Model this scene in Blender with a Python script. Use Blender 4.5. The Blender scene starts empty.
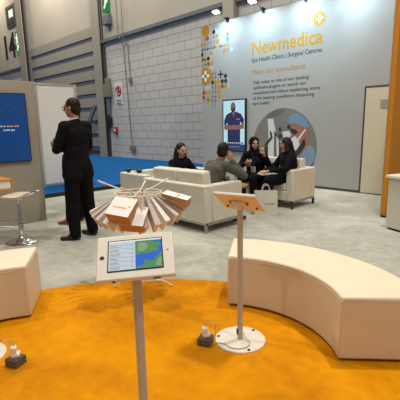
import bpy, bmesh, math, random
from mathutils import Vector, Matrix, Quaternion
import numpy as np

random.seed(7)
C = bpy.context.scene.collection
PI = math.pi
V = Vector
R = math.radians

# ------------------------------------------------------------------ materials
def lin(c):
    o = []
    for v in c[:3]:
        v = v / 255.0
        o.append(v / 12.92 if v <= 0.04045 else ((v + 0.055) / 1.055) ** 2.4)
    return tuple(o) + (1.0,)

def mat(name, rgb, rough=0.6, metal=0.0, noise=0.06, scale=30.0, bump=0.0, bscale=None, emit=0.0, spec=0.5, sheen=0.0, alpha=1.0):
    m = bpy.data.materials.new(name)
    m.use_nodes = True
    nt = m.node_tree
    b = nt.nodes['Principled BSDF']
    c = lin(rgb)
    b.inputs['Roughness'].default_value = rough
    b.inputs['Metallic'].default_value = metal
    b.inputs['Specular IOR Level'].default_value = spec
    if sheen:
        b.inputs['Sheen Weight'].default_value = sheen
    tc = nt.nodes.new('ShaderNodeTexCoord')
    if noise > 0:
        n = nt.nodes.new('ShaderNodeTexNoise')
        n.inputs['Scale'].default_value = scale
        n.inputs['Detail'].default_value = 5
        nt.links.new(tc.outputs['Object'], n.inputs['Vector'])
        r = nt.nodes.new('ShaderNodeValToRGB')
        r.color_ramp.elements[0].position = 0.3
        r.color_ramp.elements[1].position = 0.7
        r.color_ramp.elements[0].color = tuple(v * (1 - noise) for v in c[:3]) + (1,)
        r.color_ramp.elements[1].color = tuple(min(1, v * (1 + noise)) for v in c[:3]) + (1,)
        nt.links.new(n.outputs['Fac'], r.inputs['Fac'])
        nt.links.new(r.outputs['Color'], b.inputs['Base Color'])
        if emit:
            nt.links.new(r.outputs['Color'], b.inputs['Emission Color'])
    else:
        b.inputs['Base Color'].default_value = c
        b.inputs['Emission Color'].default_value = c
    b.inputs['Emission Strength'].default_value = emit
    if bump:
        n2 = nt.nodes.new('ShaderNodeTexNoise')
        n2.inputs['Scale'].default_value = bscale or scale * 4
        n2.inputs['Detail'].default_value = 4
        nt.links.new(tc.outputs['Object'], n2.inputs['Vector'])
        bp = nt.nodes.new('ShaderNodeBump')
        bp.inputs['Strength'].default_value = bump
        bp.inputs['Distance'].default_value = 0.02
        nt.links.new(n2.outputs['Fac'], bp.inputs['Height'])
        nt.links.new(bp.outputs['Normal'], b.inputs['Normal'])
    return m

def screen_mat(name, rgb, strength=1.0):
    # something that gives off light: a lit display; dark base so the room adds little
    m = bpy.data.materials.new(name)
    m.use_nodes = True
    b = m.node_tree.nodes['Principled BSDF']
    b.inputs['Base Color'].default_value = (0.01, 0.01, 0.01, 1)
    b.inputs['Roughness'].default_value = 0.25
    b.inputs['Emission Color'].default_value = lin(rgb)
    b.inputs['Emission Strength'].default_value = strength
    return m

def carpet_mat(name, a, b_, patch=1.6, fine=220.0, bump=0.6, sheen=0.2):
    m = bpy.data.materials.new(name)
    m.use_nodes = True
    nt = m.node_tree
    p = nt.nodes['Principled BSDF']
    p.inputs['Roughness'].default_value = 0.95
    p.inputs['Specular IOR Level'].default_value = 0.15
    p.inputs['Sheen Weight'].default_value = sheen
    tc = nt.nodes.new('ShaderNodeTexCoord')
    n1 = nt.nodes.new('ShaderNodeTexNoise'); n1.inputs['Scale'].default_value = patch; n1.inputs['Detail'].default_value = 6
    n1.inputs['Distortion'].default_value = 0.8
    n2 = nt.nodes.new('ShaderNodeTexNoise'); n2.inputs['Scale'].default_value = fine; n2.inputs['Detail'].default_value = 3
    n3 = nt.nodes.new('ShaderNodeTexNoise'); n3.inputs['Scale'].default_value = patch * 9; n3.inputs['Detail'].default_value = 5
    for n in (n1, n2, n3):
        nt.links.new(tc.outputs['Object'], n.inputs['Vector'])
    a1 = nt.nodes.new('ShaderNodeMath'); a1.operation = 'MULTIPLY_ADD'; a1.inputs[1].default_value = 0.5; 
    nt.links.new(n1.outputs['Fac'], a1.inputs[0])
    a2 = nt.nodes.new('ShaderNodeMath'); a2.operation = 'MULTIPLY'; a2.inputs[1].default_value = 0.25
    nt.links.new(n2.outputs['Fac'], a2.inputs[0]); nt.links.new(a2.outputs[0], a1.inputs[2])
    a3 = nt.nodes.new('ShaderNodeMath'); a3.operation = 'MULTIPLY_ADD'; a3.inputs[1].default_value = 0.25
    nt.links.new(n3.outputs['Fac'], a3.inputs[0]); nt.links.new(a1.outputs[0], a3.inputs[2])
    r = nt.nodes.new('ShaderNodeValToRGB')
    r.color_ramp.elements[0].position = 0.36; r.color_ramp.elements[0].color = lin(a)
    r.color_ramp.elements[1].position = 0.62; r.color_ramp.elements[1].color = lin(b_)
    nt.links.new(a3.outputs[0], r.inputs['Fac'])
    nt.links.new(r.outputs['Color'], p.inputs['Base Color'])
    bp = nt.nodes.new('ShaderNodeBump'); bp.inputs['Strength'].default_value = bump; bp.inputs['Distance'].default_value = 0.006
    nt.links.new(n2.outputs['Fac'], bp.inputs['Height'])
    nt.links.new(bp.outputs['Normal'], p.inputs['Normal'])
    return m

def block_mat(name, c1, c2, mortar, w=0.6, h=0.3):
    m = bpy.data.materials.new(name)
    m.use_nodes = True
    nt = m.node_tree
    p = nt.nodes['Principled BSDF']
    p.inputs['Roughness'].default_value = 0.55
    tc = nt.nodes.new('ShaderNodeTexCoord')
    s = nt.nodes.new('ShaderNodeSeparateXYZ'); nt.links.new(tc.outputs['Object'], s.inputs[0])
    cb = nt.nodes.new('ShaderNodeCombineXYZ')
    nt.links.new(s.outputs['X'], cb.inputs['X']); nt.links.new(s.outputs['Z'], cb.inputs['Y'])
    bt = nt.nodes.new('ShaderNodeTexBrick')
    bt.offset = 0.5
    bt.inputs['Scale'].default_value = 1.0
    bt.inputs['Brick Width'].default_value = w
    bt.inputs['Row Height'].default_value = h
    bt.inputs['Mortar Size'].default_value = 0.011
    bt.inputs['Mortar Smooth'].default_value = 0.2
    bt.inputs['Bias'].default_value = 0.0
    bt.inputs['Color1'].default_value = lin(c1); bt.inputs['Color2'].default_value = lin(c2); bt.inputs['Mortar'].default_value = lin(mortar)
    nt.links.new(cb.outputs[0], bt.inputs['Vector'])
    nt.links.new(bt.outputs['Color'], p.inputs['Base Color'])
    bp = nt.nodes.new('ShaderNodeBump'); bp.inputs['Strength'].default_value = 0.5; bp.inputs['Distance'].default_value = 0.01; bp.invert = True
    nt.links.new(bt.outputs['Fac'], bp.inputs['Height']); nt.links.new(bp.outputs['Normal'], p.inputs['Normal'])
    return m

M = dict(
    leather=mat('white_leather', (226, 214, 190), 0.42, noise=0.03, scale=6, bump=0.06, bscale=90),
    leather2=mat('cream_leather', (208, 203, 186), 0.45, noise=0.04, scale=6, bump=0.06, bscale=90),
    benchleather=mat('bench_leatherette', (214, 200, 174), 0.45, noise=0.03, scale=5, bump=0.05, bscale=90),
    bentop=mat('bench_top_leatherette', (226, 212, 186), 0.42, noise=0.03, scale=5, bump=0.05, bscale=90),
    white=mat('white_powder_coat', (226, 214, 194), 0.4, noise=0.02),
    stand=mat('stand_white', (222, 212, 198), 0.38, noise=0.02),
    postgrey=mat('post_pale', (186, 180, 168), 0.35, noise=0.02),
    black=mat('black_plastic', (16, 16, 18), 0.4, noise=0.0),
    rubber=mat('dark_rubber', (28, 27, 26), 0.8, noise=0.0),
    chrome=mat('chrome', (225, 225, 228), 0.12, 1.0, noise=0.0),
    steel=mat('brushed_steel', (170, 170, 168), 0.35, 1.0, noise=0.03),
    darksteel=mat('dark_leg', (60, 58, 54), 0.5, 0.3, noise=0.0),
    orangewall=mat('orange_panel', (196, 124, 0), 0.6, noise=0.03, scale=3),
    wood=mat('orange_wood', (206, 140, 50), 0.4, noise=0.15, scale=12),
    brownwood=mat('brown_wood', (140, 104, 66), 0.5, noise=0.12, scale=12),
    booth=mat('booth_print_white', (160, 162, 160), 0.55, noise=0.01, scale=1),
    doorleaf=mat('door_cream', (200, 192, 170), 0.5, noise=0.02, scale=2),
    gap=mat('door_gap', (70, 66, 58), 0.8, noise=0.0),
    yellow=mat('print_amber', (186, 142, 0), 0.6, noise=0.0),
    amber2=mat('print_amber_deep', (176, 126, 6), 0.6, noise=0.0),
    navy=mat('print_navy', (30, 38, 52), 0.6, noise=0.0),
    slate=mat('print_slate', (70, 84, 96), 0.6, noise=0.0),
    pgrey=mat('print_grey', (142, 146, 154), 0.6, noise=0.0),
    lgrey=mat('print_light_grey', (176, 182, 194), 0.6, noise=0.0),
    pblue=mat('print_blue', (96, 138, 186), 0.6, noise=0.0),
    rust=mat('print_rust', (150, 70, 20), 0.6, noise=0.0),
    pwhite=mat('print_white', (225, 228, 228), 0.6, noise=0.0),
    plaster=mat('hall_plaster', (168, 162, 150), 0.75, noise=0.05, scale=0.8, bump=0.05, bscale=20),
    block=block_mat('painted_blocks', (190, 188, 184), (185, 183, 179), (132, 131, 128)),
    ledge=mat('ledge_grey', (98, 102, 112), 0.6, noise=0.03),
    board=mat('door_board', (144, 140, 129), 0.55, noise=0.05, scale=4),
    boardshade=mat('door_seal', (96, 100, 112), 0.6, noise=0.04),  # grey of the shade under the door boards, also on the backing
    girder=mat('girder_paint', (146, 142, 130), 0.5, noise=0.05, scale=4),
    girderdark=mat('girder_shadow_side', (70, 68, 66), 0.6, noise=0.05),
    bluesteel=mat('brace_blue_grey', (96, 104, 120), 0.5, noise=0.04),
    boxgrey=mat('junction_box', (120, 118, 104), 0.5, noise=0.05),
    conduit=mat('conduit_grey', (122, 120, 116), 0.5, noise=0.0),
    red=mat('signal_red', (176, 36, 30), 0.5, noise=0.0),
    green=screen_mat('exit_green', (20, 150, 70), 0.55),
    exitwhite=screen_mat('exit_white', (240, 250, 225), 1.1),
    signwhite=mat('sign_white', (216, 214, 210), 0.5, noise=0.0),
    glass=mat('dark_glass', (70, 66, 52), 0.1, noise=0.2, scale=2),
    panelbeige=mat('panel_taupe', (164, 156, 140), 0.6, noise=0.03, scale=2),
    shell=mat('shell_white', (214, 212, 208), 0.5, noise=0.02, scale=2),
    aluminium=mat('aluminium', (190, 188, 182), 0.35, 0.7, noise=0.02),
    laminate=mat('counter_laminate', (198, 192, 180), 0.45, noise=0.02, scale=3),
    altpaper=mat('bag_bounce_brown', (178, 136, 92), 0.7, noise=0.04),  # brown stands for orange carpet light bounced onto white paper
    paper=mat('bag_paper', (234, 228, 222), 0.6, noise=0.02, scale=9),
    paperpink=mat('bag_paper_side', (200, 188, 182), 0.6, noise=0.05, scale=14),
    string=mat('bag_cord', (212, 206, 198), 0.7, noise=0.0),
    logo=mat('bag_print_orange', (226, 160, 96), 0.6, noise=0.0),
    giftpaper=mat('floor_bag_paper', (210, 204, 186), 0.6, noise=0.03, scale=10),
    socket=mat('floor_box_grey', (92, 84, 72), 0.6, noise=0.05),
    plug=mat('plug_white', (238, 230, 218), 0.35, noise=0.0),
    skin=mat('skin_tan', (168, 118, 92), 0.55, noise=0.04),
    skin2=mat('skin_fair', (190, 140, 114), 0.55, noise=0.04),
    suit=mat('black_suit', (19, 18, 20), 0.95, spec=0.15, noise=0.15, scale=60, bump=0.1, bscale=300),
    trouser=mat('black_trousers', (15, 15, 17), 0.95, spec=0.15, noise=0.15, scale=60),
    greysuit=mat('grey_suit', (76, 73, 64), 0.85, noise=0.1, scale=90, bump=0.1, bscale=300),
    hair=mat('dark_hair', (27, 20, 16), 0.6, spec=0.25, noise=0.3, scale=80),
    cloth=mat('black_cloth', (17, 17, 19), 0.95, spec=0.15, noise=0.2, scale=50),
    shirt=mat('white_shirt', (196, 190, 186), 0.7, noise=0.02),
    shoe=mat('black_shoe', (14, 13, 13), 0.35, noise=0.0),
    tan=mat('tan_shoe', (120, 72, 34), 0.4, noise=0.1, scale=20),
    lips=mat('lips', (142, 76, 68), 0.5, noise=0.0),
    eye=mat('eye_dark', (30, 24, 22), 0.2, noise=0.0),
    lens=mat('spectacle_frame', (40, 44, 56), 0.2, noise=0.0),
    lanyard=mat('lanyard_blue', (30, 48, 84), 0.6, noise=0.0),
    food=mat('yellow_food', (214, 178, 80), 0.6, noise=0.05),
    cup=mat('amber_drink', (130, 84, 44), 0.15, noise=0.0),
    stoolseat=mat('stool_leather', (200, 186, 164), 0.45, noise=0.03),
    lamp=screen_mat('floodlight_face', (245, 250, 255), 6.0),
    scr_blue=screen_mat('screen_blue', (8, 64, 122), 0.8),
    scr_blue2=screen_mat('screen_blue_dark', (12, 74, 136), 0.8),
    scr_white=screen_mat('screen_white', (232, 236, 240), 0.9),
    scr_orange=screen_mat('screen_orange', (236, 172, 96), 0.9),
    scr_list=screen_mat('screen_list', (206, 216, 226), 0.85),
    scr_line=screen_mat('screen_line', (150, 160, 170), 0.8),
    scr_rust=screen_mat('screen_rust', (188, 130, 110), 0.8),
    scr_sea=screen_mat('screen_sea', (44, 104, 206), 0.9),
    scr_land=screen_mat('screen_land', (84, 148, 96), 0.85),
    scr_land2=screen_mat('screen_land_pale', (140, 170, 128), 0.85),
    scr_sky=screen_mat('screen_pale_cyan', (178, 218, 228), 1.0),
    scr_scrub=screen_mat('screen_scrubs', (44, 50, 96), 0.7),
    scr_scrub2=screen_mat('screen_scrubs_dark', (34, 40, 80), 0.7),
    scr_skin=screen_mat('screen_skin', (150, 104, 92), 0.7),
    scr_beard=screen_mat('screen_beard', (32, 28, 32), 0.7),
    scr_band=screen_mat('screen_band', (40, 70, 128), 0.7),
    ph_bg=mat('photo_grey', (116, 115, 110), 0.6, noise=0.05, scale=3),
    ph_dark=mat('photo_dark', (44, 44, 46), 0.6, noise=0.0),
    ph_mid=mat('photo_mid', (96, 96, 96), 0.6, noise=0.0),
    ph_white=mat('photo_white', (196, 200, 202), 0.6, noise=0.0),
    ph_cap=mat('photo_cap', (108, 138, 170), 0.6, noise=0.1, scale=60),
    ph_scrub=mat('photo_scrub', (118, 142, 172), 0.6, noise=0.06, scale=6),
    ph_scrubd=mat('photo_scrub_dark', (62, 86, 130), 0.6, noise=0.06, scale=6),
    ph_skin=mat('photo_skin', (152, 104, 82), 0.6, noise=0.05, scale=8),
    ph_mask=mat('photo_mask', (206, 208, 208), 0.6, noise=0.02),
    greyfloor=carpet_mat('grey_carpet', (138, 137, 124), (190, 189, 177), 1.1, 160, 0.4),
    bluefloor=carpet_mat('blue_carpet', (0, 76, 136), (0, 88, 152), 1.0, 160, 0.3, 0.0),
    orangefloor=carpet_mat('orange_carpet', (186, 114, 0), (226, 150, 0), 1.3, 200, 0.7, 0.0),
)

# ------------------------------------------------------------------ mesh builder
class MB:
    def __init__(s):
        s.v = []; s.f = []; s.m = []
    def add(s, vs, fs, mi=0):
        o = len(s.v)
        s.v += [tuple(x) for x in vs]
        s.f += [tuple(i + o for i in f) for f in fs]
        s.m += [mi] * len(fs)
        return s
    def box(s, c, d, mi=0, rot=None):
        hx, hy, hz = d[0] / 2, d[1] / 2, d[2] / 2
        vs = [V((x, y, z)) for z in (-hz, hz) for y in (-hy, hy) for x in (-hx, hx)]
        if rot is not None:
            vs = [rot @ v for v in vs]
        vs = [v + V(c) for v in vs]
        return s.add(vs, [(0, 2, 3, 1), (4, 5, 7, 6), (0, 1, 5, 4), (2, 6, 7, 3), (0, 4, 6, 2), (1, 3, 7, 5)], mi)
    def frame(s, c, ax, ay, az, d, mi=0):
        rot = Matrix((ax, ay, az)).transposed()
        return s.box(c, d, mi, rot)
    def lathe(s, prof, c=(0, 0, 0), seg=32, mi=0, rot=None):
        vs = []; fs = []
        n = len(prof)
        for r, z in prof:
            for k in range(seg):
                a = 2 * PI * k / seg
                p = V((max(r, 1e-5) * math.cos(a), max(r, 1e-5) * math.sin(a), z))
                if rot is not None: p = rot @ p
                vs.append(p + V(c))
        for i in range(n - 1):
            for k in range(seg):
                k2 = (k + 1) % seg
                fs.append((i * seg + k, i * seg + k2, (i + 1) * seg + k2, (i + 1) * seg + k))
        fs.append(tuple(reversed(range(seg))))
        fs.append(tuple(range((n - 1) * seg, n * seg)))
        return s.add(vs, fs, mi)
    def tube(s, pts, r, seg=10, mi=0, closed=False, flat=1.0):
        pts = [V(p) for p in pts]
        n = len(pts)
        rr = r if isinstance(r, (list, tuple)) else [r] * n
        vs = []; fs = []
        prev = None
        for i, p in enumerate(pts):
            if closed:
                t = pts[(i + 1) % n] - pts[i - 1]
            else:
                t = pts[min(i + 1, n - 1)] - pts[max(i - 1, 0)]
            t.normalize()
            if prev is None:
                u = t.orthogonal().normalized()
            else:
                u = (prev - t * prev.dot(t))
                if u.length < 1e-6: u = t.orthogonal()
                u.normalize()
            prev = u
            w = t.cross(u)
            for k in range(seg):
                a = 2 * PI * k / seg
                vs.append(p + u * rr[i] * math.cos(a) + w * rr[i] * flat * math.sin(a))
        for i in range(n if closed else n - 1):
            j = (i + 1) % n
            for k in range(seg):
                k2 = (k + 1) % seg
                fs.append((i * seg + k, i * seg + k2, j * seg + k2, j * seg + k))
        if not closed:
            fs.append(tuple(reversed(range(seg))))
            fs.append(tuple(range((n - 1) * seg, n * seg)))
        return s.add(vs, fs, mi)
    def prism(s, outline, z0, z1, mi=0, fn=None):
        n = len(outline)
        vs = [V((x, y, z0)) for x, y in outline] + [V((x, y, z1)) for x, y in outline]
        if fn: vs = [fn(v) for v in vs]
        fs = [tuple(reversed(range(n))), tuple(range(n, 2 * n))]
        for i in range(n):
            j = (i + 1) % n
            fs.append((i, j, n + j, n + i))
        return s.add(vs, fs, mi)
    def sphere(s, c, r, mi=0, seg=16, rings=10, rot=None):
        if not isinstance(r, (tuple, list, Vector)): r = (r, r, r)
        vs = []; fs = []
        for i in range(rings + 1):
            th = PI * i / rings
            for k in range(seg):
                a = 2 * PI * k / seg
                st = max(math.sin(th), 1e-4)
                p = V((r[0] * st * math.cos(a), r[1] * st * math.sin(a), -r[2] * math.cos(th)))
                if rot is not None: p = rot @ p
                vs.append(p + V(c))
        for i in range(rings):
            for k in range(seg):
                k2 = (k + 1) % seg
                fs.append((i * seg + k, i * seg + k2, (i + 1) * seg + k2, (i + 1) * seg + k))
        fs.append(tuple(reversed(range(seg))))
        fs.append(tuple(range(rings * seg, (rings + 1) * seg)))
        return s.add(vs, fs, mi)
    def build(s, name, mats, parent=None, bevel=0.0, seg=2, smooth=True, sub=0, angle=40):
        me = bpy.data.meshes.new(name)
        me.from_pydata(s.v, [], s.f)
        if not isinstance(mats, (list, tuple)): mats = [mats]
        for m in mats: me.materials.append(m)
        if len(mats) > 1: me.polygons.foreach_set('material_index', s.m)
        bm = bmesh.new(); bm.from_mesh(me)
        bmesh.ops.recalc_face_normals(bm, faces=bm.faces)
        bm.to_mesh(me); bm.free()
        o = bpy.data.objects.new(name, me)
        C.objects.link(o)
        if parent is not None: o.parent = parent
        if smooth:
            me.polygons.foreach_set('use_smooth', [True] * len(me.polygons))
            try: me.set_sharp_from_angle(angle=R(angle))
            except Exception: pass
        if bevel:
            b = o.modifiers.new('bevel', 'BEVEL'); b.width = bevel; b.segments = seg; b.limit_method = 'ANGLE'; b.angle_limit = R(35)
            b.harden_normals = False
        if sub:
            ss = o.modifiers.new('subsurf', 'SUBSURF'); ss.levels = sub; ss.render_levels = sub
        return o

def empty(name, loc=(0, 0, 0), rz=0.0):
    o = bpy.data.objects.new(name, None)
    o.empty_display_size = 0.1
    C.objects.link(o)
    o.location = loc; o.rotation_euler = (0, 0, rz)
    return o

def tag(o, label=None, cat=None, group=None, kind=None):
    if label: o['label'] = label
    if cat: o['category'] = cat
    if group: o['group'] = group
    if kind: o['kind'] = kind
    return o

def thing(name, label, cat, loc=(0, 0, 0), rz=0.0, group=None):
    return tag(empty(name, loc, rz), label, cat, group)

def struct(o, label=None, cat=None):
    return tag(o, label, cat, kind='structure')

def dup(root, loc, rz, label, group=None):
    r = root.copy(); C.objects.link(r); r.location = loc; r.rotation_euler = (0, 0, rz)
    r['label'] = label
    if group: r['group'] = group
    for ch in list(root.children):
        c = ch.copy(); C.objects.link(c); c.parent = r
        for g in list(ch.children):
            d = g.copy(); C.objects.link(d); d.parent = c
    return r

_dg = bpy.context.evaluated_depsgraph_get
def text_mesh(name, s, material, parent, origin, width, xd=(1, 0, 0), yd=(0, 0, 1), height=None, bold=0.0, ext=0.0015, align='LEFT', hx=None):
    """real lettering: a text curve turned into a mesh, fitted to a width and laid on a plane"""
    cu = bpy.data.curves.new(name, 'FONT')
    cu.body = s; cu.size = 1.0; cu.offset = bold; cu.extrude = 0.01
    cu.resolution_u = 3
    o = bpy.data.objects.new(name, cu); C.objects.link(o)
    bpy.context.view_layer.update()
    me = bpy.data.meshes.new_from_object(o.evaluated_get(_dg()))
    bpy.data.objects.remove(o)
    xs = [v.co.x for v in me.vertices]
    x0, x1 = min(xs), max(xs)
    k = width / (x1 - x0)
    ky = k
    if height is not None:
        ky = height / 0.7      # cap height of the built-in face is about 0.7
    xd = V(xd).normalized(); yd = V(yd).normalized(); zd = xd.cross(yd)
    off = {'LEFT': x0, 'CENTER': (x0 + x1) / 2, 'RIGHT': x1}[align]
    for v in me.vertices:
        c = v.co.copy()
        v.co = V(origin) + xd * ((c.x - off) * k) + yd * (c.y * ky) + zd * (ext if c.z > 0 else 0.0)
    me.materials.clear(); me.materials.append(material)
    ob = bpy.data.objects.new(name, me); C.objects.link(ob)
    if parent is not None: ob.parent = parent
    return ob

# ------------------------------------------------------------------ blobs (one continuous skin from overlapping volumes)
class Blob:
    def __init__(s): s.p = []
    def cap(s, a, b, r0, r1=None, m=0):
        s.p.append(('c', V(a), V(b), r0, r0 if r1 is None else r1, m)); return s
    def ell(s, c, r, rot=None, m=0):
        s.p.append(('e', V(c), V(r), rot if rot is not None else Matrix.Identity(3), 0, m)); return s
    def build(s, name, mats, parent, voxel=0.009, smooth=6):
        mb = MB()
        for q in s.p:
            if q[0] == 'c':
                a, b, r0, r1 = q[1:5]
                t = b - a; L = max(t.length, 1e-5); t = t / L
                rot = V((0, 0, 1)).rotation_difference(t).to_matrix()
                prof = []
                for i in range(7):
                    th = -PI / 2 + PI / 2 * i / 6
                    prof.append((r0 * math.cos(th), r0 * math.sin(th)))
                for i in range(7):
                    th = PI / 2 * i / 6
                    prof.append((r1 * math.cos(th), L + r1 * math.sin(th)))
                mb.lathe(prof, a, 16, 0, rot)
            else:
                mb.sphere(q[1], q[2], 0, 18, 12, q[3])
        o = mb.build(name + '_raw', mats[0], None, smooth=False)
        rm = o.modifiers.new('r', 'REMESH'); rm.mode = 'VOXEL'; rm.voxel_size = voxel
        sm = o.modifiers.new('s', 'SMOOTH'); sm.factor = 0.5; sm.iterations = smooth
        bpy.context.view_layer.update()
        me = bpy.data.meshes.new_from_object(o.evaluated_get(_dg()))
        old = o.data
        bpy.data.objects.remove(o); bpy.data.meshes.remove(old)
        me.name = name
        me.materials.clear()
        for m in mats: me.materials.append(m)
        if len(mats) > 1:
            n = len(me.polygons)
            ctr = np.empty(n * 3); me.polygons.foreach_get('center', ctr); ctr = ctr.reshape(-1, 3)
            best = np.full(n, 1e9); idx = np.zeros(n, int)
            for q in s.p:
                if q[0] == 'c':
                    a = np.array(q[1]); b = np.array(q[2]); ab = b - a; l2 = max((ab ** 2).sum(), 1e-9)
                    t = np.clip(((ctr - a) @ ab) / l2, 0, 1)
                    d = np.linalg.norm(ctr - a - t[:, None] * ab, axis=1) - (q[3] + (q[4] - q[3]) * t)
                else:
                    inv = np.array(q[3].transposed())
                    loc = (ctr - np.array(q[1])) @ inv.T
                    rr = np.array(q[2])
                    d = (np.linalg.norm(loc / rr, axis=1) - 1) * rr.min()
                u = d < best
                best[u] = d[u]; idx[u] = q[5]
            me.polygons.foreach_set('material_index', idx.astype(np.int32))
        me.polygons.foreach_set('use_smooth', [True] * len(me.polygons))
        ob = bpy.data.objects.new(name, me); C.objects.link(ob)
        if parent is not None: ob.parent = parent
        return ob

# ------------------------------------------------------------------ people
def rot_head(yaw=0.0, pitch=0.0, roll=0.0):
    return (Matrix.Rotation(yaw, 3, 'Z') @ Matrix.Rotation(pitch, 3, 'X') @ Matrix.Rotation(roll, 3, 'Y'))

def add_head(b, c, Rm, k=1.0):
    c = V(c)
    L = lambda x, y, z: c + Rm @ V((x * k, y * k, z * k))
    E_ = lambda x, y, z, r, m=0: b.ell(L(x, y, z), tuple(q * k for q in r), Rm, m)
    E_(0, -0.012, 0.026, (0.075, 0.093, 0.088))
    E_(0, 0.018, -0.03, (0.063, 0.07, 0.085))
    E_(0, 0.052, -0.088, (0.032, 0.03, 0.024))
    b.cap(L(0, 0.085, 0.016), L(0, 0.107, -0.022), 0.009 * k, 0.014 * k)
    b.cap(L(-0.036, 0.074, 0.03), L(0.036, 0.074, 0.03), 0.012 * k)
    for s in (-1, 1):
        E_(s * 0.076, -0.004, -0.008, (0.011, 0.021, 0.032))
        E_(s * 0.038, 0.058, -0.022, (0.024, 0.022, 0.022))
    E_(0, 0.083, -0.058, (0.025, 0.012, 0.010), 1)

def add_hand(b, w, d, n, side, curl=0.5, k=1.0, spread=0.0):
    w = V(w); d = V(d).normalized(); n = V(n); n = (n - d * n.dot(d)).normalized(); a = d.cross(n) * side
    rot = Matrix((a, d, n)).transposed()
    b.ell(w + d * 0.05 * k, (0.041 * k, 0.055 * k, 0.017 * k), rot)
    for i, (off, ln) in enumerate(((0.031, 0.068), (0.0105, 0.078), (-0.0105, 0.073), (-0.031, 0.056))):
        p = w + d * (0.088 - 0.004 * abs(i - 1)) * k + a * off * k
        d1 = (d * math.cos(curl) + n * math.sin(curl) + a * off * spread * 8).normalized()
        c2 = min(curl * 2.1, 2.6)
        d2 = d * math.cos(c2) + n * math.sin(c2)
        q = p + d1 * ln * 0.55 * k
        b.cap(p - d * 0.02 * k, q, 0.0092 * k, 0.0085 * k); b.cap(q, q + d2 * ln * 0.5 * k, 0.0085 * k, 0.0072 * k)
    t0 = w + d * 0.025 * k + a * 0.03 * k
    t1 = t0 + (d * 0.6 + a * 0.7 + n * 0.35).normalized() * 0.045 * k
    t2 = t1 + (d * 0.85 + n * 0.5 + a * 0.1).normalized() * 0.032 * k
    b.cap(t0, t1, 0.0125 * k, 0.0105 * k); b.cap(t1, t2, 0.0105 * k, 0.0085 * k)

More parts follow.
